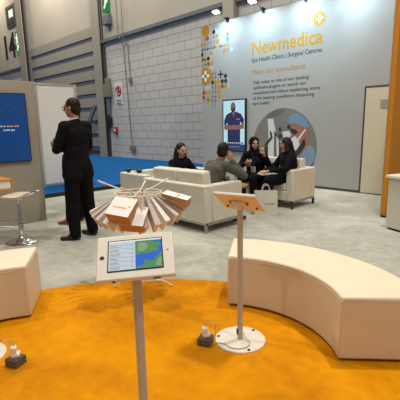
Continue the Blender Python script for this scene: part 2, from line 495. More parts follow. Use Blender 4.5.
def person(label, loc, rz, P, skin, top, bottom, shoe, hairstyle='short', collar=None, jacket_name='jacket', k=1.0, hem=True):
    t = thing('person', label, 'person', loc, rz)
    lerp = lambda a, b, u: V(a) * (1 - u) + V(b) * u
    pel, che, nek, hed = V(P['pelvis']), V(P['chest']), V(P['neck']), V(P['head'])
    SL, SR, EL, ER, WL, WR = (V(P[q]) for q in ('sl', 'sr', 'el', 'er', 'wl', 'wr'))
    HL, HR, KL, KR, AL, AR = (V(P[q]) for q in ('hl', 'hr', 'kl', 'kr', 'al', 'ar'))
    Rm = P.get('hrot', Matrix.Identity(3))
    tors = (nek - pel).normalized()
    sx = (SR - SL).normalized(); fy = tors.cross(sx); fy.normalize()
    TR = Matrix((sx, -fy if (-fy).dot(V(P.get('fwd', (0, 1, 0)))) > 0 else fy, tors)).transposed()
    fwd = TR.col[1].copy()
    b = Blob()
    add_head(b, hed, Rm, k)
    b.cap(nek - tors * 0.02, hed - Rm @ V((0, 0.018, 0.055)) * k, 0.056 * k, 0.054 * k)
    b.ell(pel, (0.155, 0.11, 0.12), TR); b.ell(lerp(pel, che, 0.5), (0.135, 0.10, 0.17), TR); b.ell(che, (0.155, 0.11, 0.17), TR)
    b.cap(SL, SR, 0.055); b.cap(lerp(che, nek, 0.3), nek, 0.085, 0.05)
    for S, E_, W, s in ((SL, EL, WL, -1), (SR, ER, WR, 1)):
        b.cap(S, E_, 0.05, 0.04); b.cap(E_, W, 0.04, 0.027)
    for Hh, K, A in ((HL, KL, AL), (HR, KR, AR)):
        b.cap(Hh, K, 0.082, 0.056); b.cap(K, A, 0.055, 0.036)
    for A, key in ((AL, 'tl'), (AR, 'tr')):
        T = V(P[key]); b.cap(A - V((0, 0, 0.03)), T, 0.034, 0.026)
    for W, E_, key, s in ((WL, EL, 'handl', -1), (WR, ER, 'handr', 1)):
        d, n, c = P[key]
        add_hand(b, W, d, n, s * P.get('thumb' + ('l' if s < 0 else 'r'), 1), c, k)
    b.build('body', [skin, M['lips']], t, voxel=0.0068, smooth=4)
    # eyes
    for s in (-1, 1):
        mb = MB(); mb.sphere(hed + Rm @ V((s * 0.031, 0.0775, 0.006)) * k, 0.0125 * k, 0, 12, 8)
        mb.build('eye', M['eye'], t)
    # jacket / top
    j = Blob()
    j.ell(che, (0.185, 0.135, 0.2), TR); j.ell(lerp(pel, che, 0.5), (0.178, 0.132, 0.22), TR)
    j.cap(SL, SR, 0.074); j.cap(lerp(che, nek, 0.35), nek - tors * 0.012, 0.115, 0.074)
    j.cap(lerp(SL, SR, 0.2) - fwd * 0.035 - tors * 0.09, lerp(SL, SR, 0.8) - fwd * 0.035 - tors * 0.09, 0.085)
    if hem:
        j.ell(pel + tors * 0.03, (0.195, 0.145, 0.13), TR)
        if P.get('stand'):
            j.cap(HL - V((-0.01, 0, -0.02)), HL - V((0.0, 0, 0.07)), 0.122, 0.128); j.cap(HR - V((0.01, 0, -0.02)), HR - V((0, 0, 0.07)), 0.122, 0.128)
    for S, E_, W in ((SL, EL, WL), (SR, ER, WR)):
        j.cap(S, E_, 0.07, 0.056); j.cap(E_, lerp(E_, W, 0.93), 0.056, 0.042)
    j.build(jacket_name, [top], t, voxel=0.011, smooth=4)
    # trousers
    q = Blob()
    q.ell(pel - tors * 0.03, (0.168, 0.125, 0.13), TR)
    for Hh, K, A in ((HL, KL, AL), (HR, KR, AR)):
        q.cap(Hh, K, 0.108, 0.088); q.cap(K, A + V((0, 0, 0.0)), 0.087, 0.074)
    q.build('trousers', [bottom], t, voxel=0.011, smooth=4)
    for A, key in ((AL, 'tl'), (AR, 'tr')):
        T = V(P[key]); f = Blob()
        dd = (T - A); dd.z = 0; dd.normalize()
        base = V((A.x, A.y, 0))
        f.cap(base - dd * 0.03 + V((0, 0, 0.045)), base + dd * 0.06 + V((0, 0, 0.045)), 0.042, 0.042)
        f.cap(base + dd * 0.05 + V((0, 0, 0.036)), base + dd * 0.17 + V((0, 0, 0.03)), 0.04, 0.028)
        f.cap(A, base + V((0, 0, 0.05)), 0.044, 0.043)
        f.build('shoe', [shoe], t, voxel=0.008, smooth=3)
    if collar:
        c_ = Blob(); c_.cap(nek - tors * 0.012 + fwd * 0.006, nek + tors * 0.008 + fwd * 0.008, 0.071, 0.066)
        c_.build('shirt_collar', [collar], t, voxel=0.008, smooth=2)
    L = lambda x, y, z: hed + Rm @ V((x * k, y * k, z * k))
    h = Blob()
    if hairstyle in ('short', 'long'):
        h.ell(L(0, -0.024, 0.036), (0.083 * k, 0.094 * k, 0.09 * k), Rm)
        h.ell(L(0, -0.05, -0.02), (0.077 * k, 0.06 * k, 0.085 * k), Rm)
        for s in (-1, 1): h.ell(L(s * 0.066, 0.0, 0.012), (0.016 * k, 0.03 * k, 0.045 * k), Rm)
    if hairstyle == 'bob':
        h.ell(L(0, -0.032, 0.046), (0.09 * k, 0.1 * k, 0.092 * k), Rm)
        for s in (-1, 1):
            h.cap(L(s * 0.075, -0.045, 0.02), L(s * 0.088, -0.05, -0.13), 0.04 * k, 0.05 * k)
        h.cap(L(0, -0.075, 0.0), L(0, -0.09, -0.15), 0.085 * k, 0.085)
    if hairstyle == 'long':
        for s in (-1, 1):
            h.cap(L(s * 0.06, -0.03, 0.03), L(s * 0.075, -0.05, -0.12), 0.034 * k, 0.042 * k)
            h.cap(L(s * 0.075, -0.04, -0.12), nek + TR @ V((s * 0.085, -0.075, -0.11)), 0.045, 0.036)
        h.cap(L(0, -0.06, 0.0), nek + TR @ V((0, -0.09, -0.06)), 0.075 * k, 0.07)
        h.cap(nek + TR @ V((0, -0.095, -0.05)), nek + TR @ V((0, -0.125, -0.24)), 0.075, 0.05)
    if hairstyle == 'hijab':
        h.ell(L(0, -0.026, 0.02), (0.094 * k, 0.107 * k, 0.107 * k), Rm)
        h.ell(L(0, -0.012, -0.075), (0.086 * k, 0.085 * k, 0.08 * k), Rm)
        for s in (-1, 1): h.cap(L(s * 0.068, 0.02, 0.05), L(s * 0.066, 0.022, -0.07), 0.02 * k)
        h.cap(L(-0.05, 0.03, 0.085), L(0.05, 0.03, 0.085), 0.022 * k)
        h.cap(L(-0.04, 0.03, -0.125), L(0.04, 0.03, -0.125), 0.03 * k)
        h.cap(L(0, -0.01, -0.1), nek - tors * 0.03, 0.085, 0.11)
        h.cap(nek - tors * 0.03 + TR @ V((-0.08, 0.02, 0)), nek - tors * 0.03 + TR @ V((0.08, 0.02, 0)), 0.075)
        h.build('hijab', [top], t, voxel=0.008, smooth=4)
    else:
        h.build('hair', [M['hair']], t, voxel=0.007, smooth=3)
    return t, L, TR, fwd

def stand_pose(**k):
    P = dict(pelvis=(0, 0, 0.95), chest=(0, -0.01, 1.30), neck=(0, -0.02, 1.50), head=(0, 0.02, 1.675),
             sl=(-0.175, -0.02, 1.445), sr=(0.175, -0.02, 1.445), el=(-0.24, -0.04, 1.16), er=(0.24, -0.04, 1.16), wl=(-0.25, 0.06, 0.92), wr=(0.25, 0.06, 0.92),
             hl=(-0.095, 0, 0.92), hr=(0.095, 0, 0.92), kl=(-0.11, 0.02, 0.5), kr=(0.11, 0.02, 0.5), al=(-0.12, -0.01, 0.09), ar=(0.12, -0.01, 0.09),
             tl=(-0.14, 0.15, 0.03), tr=(0.14, 0.15, 0.03), handl=((0, 0.1, -1), (0.9, 0.3, 0), 0.5), handr=((0, 0.1, -1), (-0.9, 0.3, 0), 0.5), stand=True)
    P.update(k); return P

def sit_pose(lean=0.35, seat=0.43, up_=1.0, side=0.0, **k):
    pel = V((0, 0, seat + 0.06))
    d = V((side, math.sin(lean), math.cos(lean)))
    nek = pel + d * 0.455 * up_; che = pel + d * 0.27 * up_
    hed = nek + (d + V((0, 0.1, 0.8))).normalized() * 0.165
    P = dict(pelvis=pel, chest=che, neck=nek, head=hed, sl=nek - d * 0.055 + V((-0.165, 0, 0)), sr=nek - d * 0.055 + V((0.165, 0, 0)),
             hl=pel + V((-0.09, 0.03, 0.0)), hr=pel + V((0.09, 0.03, 0.0)), kl=(-0.11, 0.46, seat + 0.05), kr=(0.11, 0.46, seat + 0.05),
             al=(-0.12, 0.46, 0.09), ar=(0.12, 0.46, 0.09), tl=(-0.13, 0.6, 0.03), tr=(0.13, 0.6, 0.03))
    P.update(k); return P


# ------------------------------------------------------------------ camera (solved from the photo's wall and post lines)
F = 401.6; PITCH = R(11.99); ROLL = R(1.23); YAW = R(-43.41); H = 1.45
cp, sp = math.cos(PITCH), math.sin(PITCH)
fw = V((0, cp, -sp)); dn = V((0, -sp, -cp)); rt = V((1, 0, 0))
cr, sr = math.cos(ROLL), math.sin(ROLL)
rt, dn = rt * cr + dn * sr, -rt * sr + dn * cr
B = Matrix(((-math.sin(YAW), -math.cos(YAW), 0), (math.cos(YAW), -math.sin(YAW), 0), (0, 0, 1)))
fw, dn, rt = B @ fw, B @ dn, B @ rt
cam = bpy.data.cameras.new('camera')
co = bpy.data.objects.new('camera', cam); C.objects.link(co)
m4 = Matrix((rt, -dn, -fw)).transposed().to_4x4()
m4.translation = V((0, 0, H))
co.matrix_world = m4
cam.sensor_width = 36; cam.lens = F / 400 * 36
cam.shift_x = 0.0015; cam.shift_y = 0.022
cam.clip_start = 0.02
bpy.context.scene.camera = co

# ------------------------------------------------------------------ setting
Z1, Z2 = V((0, 0, 0)), 0
def sbox(name, x0, x1, y0, y1, z0, z1, m, parent=None, bevel=0.0):
    return MB().box(((x0 + x1) / 2, (y0 + y1) / 2, (z0 + z1) / 2), (x1 - x0, y1 - y0, z1 - z0)).build(name, m, parent, bevel, smooth=False)

struct(sbox('floor', -30, 8, -8, 10.0, -0.1, 0.0, M['greyfloor']), 'pale grey carpet covering the exhibition floor', 'floor')
pf = struct(empty('floor_platform'), 'raised bright blue carpeted floor along the hall wall', 'floor')
sbox('carpet_top', -30, -8.2, -6, 9.7, 0.004, 0.08, M['bluefloor'], pf)
sbox('platform_edge', -8.2, -8.14, -6, 9.7, 0.0, 0.082, M['rubber'], pf)

# hall wall
struct(sbox('wall_hall_blocks', -16.0, 2.0, 9.7, 9.95, 0.0, 4.9, M['block']), 'white painted block wall of the hall', 'wall')
struct(sbox('wall_hall_upper', -16.0, 2.0, 9.66, 9.95, 4.9, 13, M['plaster']), 'plain plaster upper part of the hall wall', 'wall')
struct(sbox('trim_1', -16.0, 2.0, 9.56, 9.66, 4.88, 5.0, M['ledge']), 'dark grey ledge above the block wall', 'trim')
struct(sbox('wall_hall_left_blocks', -34, -24.9, 9.7, 9.95, 0.0, 4.9, M['block']), 'block wall beyond the big hall door', 'wall')
hl = struct(sbox('wall_hall_left_upper', -34, -24.9, 9.66, 9.95, 4.9, 13, M['plaster']), 'plaster wall with the large number 14', 'wall')
struct(sbox('trim_2', -34, -24.9, 9.58, 9.66, 4.86, 4.96, M['ledge']), 'grey ledge under the number 14', 'trim')
text_mesh('lettering', '14', M['black'], hl, (-27.5, 9.645, 5.65), 1.75, (1, 0, 0), (0, 0, 1), height=1.3, bold=0.03)
w1 = struct(empty('window_1'), 'small dark window above the number 14', 'window')
sbox('window_frame', -26.65, -25.25, 9.60, 9.66, 7.28, 8.42, M['girderdark'], w1)
sbox('pane', -26.5, -25.4, 9.58, 9.60, 7.42, 8.28, M['glass'], w1)
sbox('lit_notice', -26.1, -25.45, 9.57, 9.58, 7.75, 8.15, M['exitwhite'], w1)
# hall door (big sectional door between two girders)
dr = struct(empty('door_2'), 'large hall loading door of horizontal grey boards', 'door')
sbox('upper_panel', -24.1, -16.55, 9.78, 9.95, 5.72, 13, M['plaster'], dr)
sbox('door_backing', -24.1, -16.55, 9.9, 9.98, 0.0, 5.75, M['boardshade'], dr)
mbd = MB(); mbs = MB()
zt = 5.74
for i in range(9):
    z1 = zt - i * 0.605; z0 = z1 - 0.41
    if z0 < 0.05: break
    mbd.box((-20.3, 9.83, (z0 + z1) / 2), (7.6, 0.12, z1 - z0))
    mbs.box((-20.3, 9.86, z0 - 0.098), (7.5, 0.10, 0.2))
mbd.build('door_boards', M['board'], dr, smooth=False)
mbs.build('shadow_bands', M['boardshade'], dr, smooth=False)  # dark strips painted in for the shadow line below each board
a = V((-16.75, 9.55, 2.4)); b = V((-18.75, 9.55, 0.25))
ax = (b - a).normalized()
bz = MB().frame((a + b) / 2, ax, V((0, 1, 0)), ax.cross(V((0, 1, 0))), ((b - a).length, 0.1, 0.2)).build('diagonal_brace', M['bluesteel'], None, 0.01)
tag(bz, 'blue-grey diagonal brace leaning against the hall door', 'brace')
# girders
def girder(name, x0, x1, lab):
    e = struct(empty(name), lab, 'column')
    sbox('flange', x0, x1, 9.52, 9.56, 0.08, 13, M['girder'], e)
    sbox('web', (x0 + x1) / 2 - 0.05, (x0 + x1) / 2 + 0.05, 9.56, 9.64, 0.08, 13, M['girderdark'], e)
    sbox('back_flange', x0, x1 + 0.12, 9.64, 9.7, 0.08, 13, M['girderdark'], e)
    return e
girder('column_1', -16.62, -16.02, 'pale steel column at the corner of the block wall')
girder('column_2', -24.95, -24.15, 'steel column between the number 14 and the hall door')
struct(sbox('column_3', -8.85, -8.42, 9.5, 9.66, 0.08, 13, M['plaster']), 'flat pilaster rising behind the printed booth wall', 'column')
for i, (x0, x1) in enumerate(((-16.02, -8.85), (-8.42, 2.0))):
    pass
for i, z in enumerate((6.1, 7.6)):
    struct(sbox('trim_%d' % (i + 3), -8.42, 2, 9.63, 9.66, z, z + 0.03, M['ledge']), 'thin joint line on the upper hall wall', 'trim')

# hall fittings
def conduit(pts, lab, r=0.018):
    o = MB().tube(pts, r, 8).build('wall_conduit', M['conduit']); return tag(o, lab, 'conduit')
conduit([(-14.62, 9.53, 13), (-14.62, 9.53, 5.2), (-14.58, 9.53, 5.0), (-14.45, 9.53, 4.8), (-14.45, 9.66, 4.6), (-14.2, 9.66, 0.5)], 'long thin conduit running down the block wall to the low socket')
conduit([(-14.25, 9.53, 13), (-14.25, 9.53, 4.8), (-14.15, 9.66, 4.6), (-14.08, 9.66, 3.3)], 'shorter conduit on the block wall ending half way down')
conduit([(-15.85, 9.53, 13), (-15.85, 9.53, 5), (-15.8, 9.66, 4.7), (-15.8, 9.66, 3.0)], 'thin conduit beside the steel column feeding the grey box', 0.014)
o = MB().box((-14.15, 9.65, 0.5), (0.34, 0.1, 0.2)).build('wall_socket', M['boxgrey'], None, 0.01); tag(o, 'grey socket box low on the block wall', 'socket')
o = MB().box((-14.07, 9.65, 3.22), (0.14, 0.1, 0.2)).build('junction_box', M['boxgrey'], None, 0.01); tag(o, 'small junction box half way up the block wall', 'junction box')
t = thing('electrical_box', 'grey green electrical box on the wall beside the steel column', 'electrical box', (-15.75, 9.7, 2.5))
MB().box((0, -0.1, 0.42), (0.42, 0.2, 0.55)).build('cover', M['boxgrey'], t, 0.015)
MB().box((0.02, -0.08, 0.82), (0.26, 0.16, 0.22)).build('switch_housing', M['boxgrey'], t, 0.01)
MB().box((0, -0.08, -0.25), (0.14, 0.16, 0.7)).build('cable_trunk', M['bluesteel'], t, 0.01)
MB().box((-0.02, -0.1, -0.9), (0.22, 0.18, 0.4)).build('lower_housing', M['black'], t, 0.01)
t = thing('call_point', 'small red fire call point low on the block wall', 'fire alarm', (-15.38, 9.7, 1.1))
MB().box((0, -0.05, 0.14), (0.24, 0.1, 0.28)).build('housing', M['red'], t, 0.015)
MB().box((0, -0.11, 0.15), (0.11, 0.02, 0.11)).build('break_glass', M['signwhite'], t)
t = thing('prohibition_sign', 'round red and white prohibition sign on the block wall', 'sign', (-15.03, 9.7, 2.35))
MB().box((0, -0.01, 0.4), (0.52, 0.02, 0.86)).build('plate', M['signwhite'], t)
rx = Matrix.Rotation(PI / 2, 3, 'X')
mbr = MB()
ring = [V((0.2 * math.cos(2 * PI * k / 32), -0.03, 0.52 + 0.2 * math.sin(2 * PI * k / 32))) for k in range(32)]
mbr.tube(ring, 0.035, 8, closed=True, flat=0.3)
mbr.frame((0, -0.03, 0.52), V((0.7071, 0, -0.7071)), V((0, 1, 0)), V((0.7071, 0, 0.7071)), (0.38, 0.012, 0.04))
mbr.build('red_ring', M['red'], t)
mbf = MB(); mbf.sphere((0.0, -0.025, 0.62), (0.035, 0.012, 0.035)); mbf.box((-0.01, -0.025, 0.52), (0.08, 0.02, 0.15)); mbf.box((0.06, -0.025, 0.5), (0.1, 0.02, 0.035)); mbf.box((-0.05, -0.025, 0.43), (0.04, 0.02, 0.11))
mbf.build('figure', M['black'], t)
mbl = MB()
for k in range(2): mbl.box((0, -0.025, 0.12 - 0.1 * k), (0.4 - 0.1 * k, 0.01, 0.04))
mbl.build('caption', M['ledge'], t)

def exit_sign(name, lab, loc, w, h):
    t = thing(name, lab, 'exit sign', loc)
    MB().box((0, 0.05, h / 2), (w, 0.1, h)).build('lightbox', M['green'], t, 0.01)
    mb = MB()
    k = w
    def q(x, z, sx, sz, a=0.0):
        mb.box((x * k, -0.006, z * h), (sx * k, 0.012, sz * h), 0, Matrix.Rotation(a, 3, 'Y'))
    mb.sphere((0.08 * k, -0.006, 0.86 * h), (0.12 * k, 0.012, 0.055 * h))
    q(0.0, 0.7, 0.26, 0.22, 0.3); q(-0.2, 0.72, 0.3, 0.06, 0.5); q(0.25, 0.66, 0.3, 0.06, -0.5)
    q(-0.1, 0.5, 0.14, 0.26, 0.5); q(0.18, 0.52, 0.14, 0.22, -0.5); q(0.25, 0.28, 0.5, 0.16, 0); q(0.0, 0.15, 0.2, 0.14, 0.6)
    mb.build('running_figure', M['exitwhite'], t, smooth=False)
    return t
e1 = exit_sign('exit_sign', 'green lit exit sign high up beside the steel column', (-15.44, 9.54, 5.98), 0.42, 1.7)
tag(MB().box((-15.36, 9.55, 5.68), (0.42, 0.22, 0.4)).build('emergency_light', M['ledge'], None, 0.03), 'grey emergency light fitting under the exit sign', 'light')
exit_sign('exit_sign', 'green lit exit sign beside the large number 14', (-25.2, 9.55, 5.72), 0.45, 1.15)

# ------------------------------------------------------------------ booth wall
YB = 7.9
wb = struct(sbox('wall_back', -8.15, -2.3, YB, YB + 0.22, 0.0, 3.93, M['booth']), 'tall printed booth wall with the amber company name', 'wall')
sbox('baseboard', -8.1, -3.62, YB - 0.012, YB, 0.0, 0.05, M['gap'], wb)
yt = YB - 0.0005
def wtext(s, m, x0, z, x1, **k):
    return text_mesh('lettering', s, m, wb, (x0, yt, z), x1 - x0, (1, 0, 0), (0, 0, 1), **k)
wtext('Newmedica', M['yellow'], -6.415, 3.022, -4.575, height=0.285, bold=0.012)
wtext('Eye Health Clinics | Surgical Centres', M['navy'], -6.415, 2.845, -4.575, height=0.095, bold=0.005)
wtext('Meet our consultants', M['amber2'], -6.41, 2.56, -4.96, height=0.115, bold=0.0)
for i, (s, x1) in enumerate((('Talk today to one of our leading', -4.87), ('ophthalmologists or watch our', -4.92), ('consultant-led videos explaining some', -4.58),
                             ('of the leading conditions impacting', -4.72), ('eye health.', -5.86))):
    wtext(s, M['navy'], -6.38, 2.345 - 0.121 * i, x1, height=0.075, bold=0.003)
mats = [M['yellow'], M['navy'], M['slate'], M['pgrey'], M['lgrey'], M['pblue'], M['rust'], M['pwhite'], M['amber2']]
Yl, Nv, Sl, Gr, Lg, Bl, Ru, Wh, Am = range(9)
mb = MB()
def disc(x, z, r, mi, lay=0):
    n = 40 if r > 0.1 else 20
    pts = []
    for k in range(n):
        a = 2 * PI * k / n
        pts.append((max(x + r * math.cos(a), -8.148), z + r * math.sin(a)))
    y1 = yt - 0.0006 - 0.0012 * lay
    mb.prism(pts, 0, 1, mi, lambda v: V((v.x, yt if v.z == 0 else y1, v.y)))
def bar(x, z, w, h, mi, lay=0):
    mb.box((x, yt - 0.0006 - 0.0006 * lay, z), (w, 0.0012 + 0.0012 * lay, h), mi)
def cross(x, z, s, t_, mi, lay=0):
    bar(x, z, s, t_, mi, lay); bar(x, z, t_, s, mi, lay)
disc(-4.663, 3.495, 0.135, Yl); cross(-4.663, 3.495, 0.165, 0.042, Wh, 2)
gx = lambda i: -8.11 + 0.1175 * i
gz = lambda j: 3.858 - 0.1225 * j
r_ = 0.054
disc(-7.97, 3.80, 0.135, Am)
for i, j, c in ((3.65, 0, Gr), (4.6, 0, Gr), (3.7, 1, Nv), (4.6, 1, Lg), (1.75, 2, Ru), (2.7, 3, Gr), (1.75, 3, Gr), (3.7, 3, Gr), (4.8, 3, Yl), (5.8, 3, Lg), (6.85, 3, Lg), (7.8, 3, Bl),
                (7.75, 1, Lg), (3.8, 4, Yl), (2.8, 4, Gr), (2.8, 5.1, Yl), (6.8, 5.1, Yl), (7.85, 5.1, Gr), (8.85, 5.1, Lg), (-0.1, 3.1, Am), (-0.05, 5.05, Nv), (0, 6, Am), (1.85, 6, Yl),
                (1.88, 6.15, Yl), (1.95, 7.15, Ru), (2.95, 7.15, Yl), (2.92, 8.1, Lg), (0.4, 6.2, Am), (0.1, 7.2, Gr)):
    disc(gx(i), gz(j), r_, c)
for i, j, c in ((0.9, 3, Am), (0.9, 4, Am), (0.9, 2.1, Am), (3.7, 2.05, Am), (4.6, 2, Am), (7.8, 2, Sl), (5.8, 4.1, Ru), (6.8, 4.1, Yl), (7.9, 4.1, Yl), (4.8, 4.1, Lg), (1.8, 4.1, Sl), (0, 4.1, Sl), (1, 7.2, Ru), (1, 6.2, Am)):
    cross(gx(i), gz(j), 0.085, 0.022, c, 1)
bar(gx(3.3), gz(4.1), 0.75, 0.012, Sl); bar(gx(0.9), gz(3.4), 0.012, 0.9, Am); bar(gx(7.8), gz(2.5), 0.01, 0.3, Sl); bar(gx(2.8), gz(4), 0.012, 0.35, Gr)
disc(-8.0, 2.68, 0.225, Am); cross(-8.0, 2.68, 0.27, 0.07, Wh, 2)
for x, z, c in ((-7.279, 2.623, Nv), (-7.738, 2.5, Nv), (-7.622, 2.5, Yl), (-7.507, 2.5, Yl), (-7.391, 2.5, Nv), (-7.271, 2.5, Nv), (-7.163, 2.505, Lg), (-7.745, 2.379, Yl), (-7.625, 2.379, Gr),
                (-7.51, 2.379, Yl), (-7.393, 2.377, Ru), (-7.272, 2.377, Yl), (-7.163, 2.378, Lg), (-7.987, 2.255, Yl), (-7.857, 2.256, Yl), (-7.503, 2.256, Yl), (-7.504, 2.135, Yl),
                (-8.081, 2.134, Ru), (-7.97, 2.379, Lg), (-7.857, 2.379, Lg), (-8.08, 2.255, Ru)):
    disc(x, z, r_, c)
cross(-7.447, 2.679, 0.2, 0.035, Nv, 1)
cross(-7.913, 2.071, 0.19, 0.04, Yl, 1)
for x in (-7.74, -7.64): bar(x, 2.3, 0.012, 0.95, Sl)
for z in (2.72, 2.62, 2.26, 2.14, 2.03): bar(-7.69, z, 0.2, 0.012, Sl)
bar(-8.08, 2.4, 0.012, 0.6, Ru)
mb.build('dot_pattern', mats, wb, smooth=False)

# round photograph printed on the wall: a masked surgeon at a microscope
mats = [M['ph_bg'], M['ph_mid'], M['ph_dark'], M['ph_white'], M['ph_cap'], M['ph_scrub'], M['ph_scrubd'], M['ph_skin'], M['ph_mask']]
mb = MB()
cx, cz, cR = -5.49, 0.87, 0.885
def P2(u, v): return (cx + u * cR, cz + v * cR)
def clipc(pts):
    out = []
    for u, v in pts:
        l = math.hypot(u, v)
        if l > 0.995: u, v = u / l * 0.995, v / l * 0.995
        out.append(P2(u, v))
    return out
def poly(pts, mi, lay):
    y1 = yt - 0.001 - 0.001 * lay
    mb.prism(clipc(pts), 0, 1, mi, lambda v: V((v.x, yt if v.z == 0 else y1, v.y)))
def oval(u, v, ru, rv, mi, lay, a0=0, a1=360, rot=0.0):
    pts = []
    for k in range(29):
        a = R(a0 + (a1 - a0) * k / 28)
        x, y = ru * math.cos(a), rv * math.sin(a)
        c_, s_ = math.cos(rot), math.sin(rot)
        pts.append((u + x * c_ - y * s_, v + x * s_ + y * c_))
    if a1 - a0 == 360: pts.pop()
    poly(pts, mi, lay)
pts = [(math.cos(2 * PI * k / 72), math.sin(2 * PI * k / 72)) for k in range(72)]
mb.prism([P2(*p) for p in pts], 0, 1, 0, lambda v: V((v.x, yt if v.z == 0 else yt - 0.001, v.y)))
def pp(pts, mi, lay): poly([((x - 201) / 183, (231 - y) / 183) for x, y in pts], mi, lay)
def po(x, y, rx_, ry_, mi, lay, rot=0.0): oval((x - 201) / 183, (231 - y) / 183, rx_ / 183, ry_ / 183, mi, lay, rot=rot)
pp([(95, 90), (130, 62), (165, 50), (205, 48), (203, 66), (165, 84), (120, 94)], 1, 1)                # lamp head above
pp([(110, 96), (145, 96), (146, 120), (112, 118)], 3, 3)
pp([(112, 115), (148, 115), (160, 160), (182, 215), (182, 330), (112, 330), (118, 200)], 3, 2)         # pale microscope column
pp([(150, 150), (162, 165), (170, 330), (150, 330)], 1, 3)
pp([(122, 154), (134, 158), (142, 186), (130, 202), (108, 222), (98, 232), (92, 222), (118, 196), (130, 182)], 2, 4)
pp([(96, 230), (114, 232), (112, 305), (86, 305)], 2, 4)
pp([(178, 208), (194, 212), (196, 300), (182, 300)], 2, 4)
pp([(150, 168), (190, 150), (228, 148), (252, 168), (250, 192), (222, 200), (180, 196)], 1, 3)          # eyepiece body
pp([(196, 158), (232, 152), (248, 172), (236, 192), (204, 186)], 3, 4)
po(183, 145, 8, 9, 2, 5); po(187, 180, 10, 11, 2, 5); po(233, 135, 10, 10, 2, 5)
pp([(238, 118), (290, 118), (342, 140), (338, 190), (322, 220), (306, 250), (280, 240), (290, 190), (262, 172), (244, 150)], 7, 2)     # face
pp([(232, 112), (234, 90), (254, 75), (276, 72), (300, 84), (326, 108), (344, 138), (318, 140), (290, 128), (258, 118), (236, 120)], 4, 4)      # cap
pp([(240, 140), (270, 148), (286, 162), (262, 172), (248, 160)], 2, 3)
po(330, 165, 8, 20, 7, 5, -0.3)
pp([(236, 196), (268, 178), (290, 196), (294, 218), (280, 240), (256, 252), (238, 240), (232, 216)], 8, 5)      # mask
pp([(284, 186), (322, 144), (325, 150), (290, 198)], 8, 4)
pp([(258, 254), (282, 242), (296, 222), (310, 196), (322, 188), (324, 216), (306, 248), (280, 276), (262, 276)], 2, 3)   # beard
pp([(322, 200), (340, 214), (312, 250), (286, 284), (278, 276), (306, 248)], 7, 3)
pp([(262, 290), (286, 280), (312, 248), (342, 216), (366, 228), (384, 260), (382, 300), (366, 330), (330, 380), (250, 380)], 5, 3)
pp([(362, 300), (382, 290), (374, 330), (352, 370), (346, 360)], 6, 4)
mb.build('photo_print', mats, wb, smooth=False)

# cupboard door in the booth wall
d1 = struct(empty('door_1', (0, 0, 0)), 'plain cream door set flush in the printed booth wall', 'door')
sbox('door_gap', -3.625, -2.44, YB - 0.006, YB, 0.0, 2.085, M['gap'], d1)
sbox('door_leaf', -3.585, -2.44, YB - 0.014, YB - 0.004, 0.02, 2.045, M['doorleaf'], d1)
sbox('vent_plate', -3.3, -3.0, YB - 0.02, YB - 0.014, 1.66, 1.82, M['girder'], d1)

# orange side wall
ws = struct(sbox('wall_side', -2.43, -2.36, 6.08, 7.9, 0.03, 3.93, M['orangewall']), 'tall orange fin wall at the end of the printed wall', 'wall')
sbox('edge_strip', -2.434, -2.426, 6.07, 6.08, 0.03, 3.93, M['aluminium'], ws)
MB().box((-2.395, 6.12, 0.015), (0.07, 0.06, 0.03)).box((-2.395, 7.8, 0.015), (0.07, 0.06, 0.03)).build('foot', M['rubber'], ws)

# counter at the right
ct = thing('reception_counter', 'low white laminate counter in front of the orange wall', 'counter', (-2.10, 5.45, 0), R(-22))
MB().box((0.6, 0.3, 0.36), (1.2, 0.6, 0.66)).build('cabinet_body', M['laminate'], ct, 0.006)
MB().box((0.6, 0.3, 0.715), (1.26, 0.66, 0.04)).build('worktop', M['white'], ct, 0.006)
MB().box((0.6, 0.31, 0.015), (1.16, 0.56, 0.03)).build('plinth', M['rubber'], ct)

# floodlights on arms over the wall
for i, x in enumerate((-7.18, -6.08, -4.98, -3.88)):
    lab = ('white floodlight on an arm over the dot pattern', 'white floodlight on an arm above the company name', 'floodlight on an arm above the amber plus sign', 'floodlight on an arm above the cream door')[i]
    t = thing('arm_spotlight', lab, 'spotlight', (x, YB, 3.93), 0, 'floodlights along the booth wall top')
    MB().box((0, -0.01, 0.0), (0.05, 0.08, 0.1)).box((0, -0.06, 0.03), (0.045, 0.1, 0.05)).build('clamp', M['black'], t, 0.005)
    MB().tube([(0, -0.08, 0.03), (0, -0.2, 0.07), (0, -0.36, 0.1)], 0.011, 8).build('arm', M['steel'], t)
    rot = Matrix.Rotation(R(-18), 3, 'X')
    MB().box((0, -0.42, 0.125), (0.19, 0.13, 0.035), 0, rot).build('lamp_head', M['white'], t, 0.006)
    MB().box(V((0, -0.42, 0.105)) + rot @ V((0, 0, -0.002)), (0.165, 0.105, 0.006), 0, rot).build('lamp_face', M['lamp'], t)

# wall television
tv = thing('wall_television', 'tall narrow television on the printed wall showing a man in navy scrubs', 'television', (-6.948, YB, 0.72))
MB().box((0, -0.03, 0.655), (0.77, 0.06, 1.31)).build('bezel', M['black'], tv, 0.004)
mats = [M['scr_sky'], M['scr_scrub'], M['scr_scrub2'], M['scr_skin'], M['scr_beard'], M['scr_band'], M['scr_white'], M['scr_rust']]
mb = MB()
W_, H_ = 0.71, 1.25
def sp2(pts, mi, lay):
    y1 = -0.061 - 0.0008 * lay
    mb.prism([(-W_ / 2 + u * W_, 0.03 + v * H_) for u, v in pts], 0, 1, mi, lambda q: V((q.x, -0.0602 if q.z == 0 else y1, q.y)))
def so(u, v, ru, rv, mi, lay):
    sp2([(u + ru * math.cos(2 * PI * k / 24), v + rv * math.sin(2 * PI * k / 24)) for k in range(24)], mi, lay)
sp2([(0, 0), (1, 0), (1, 1), (0, 1)], 0, 0)
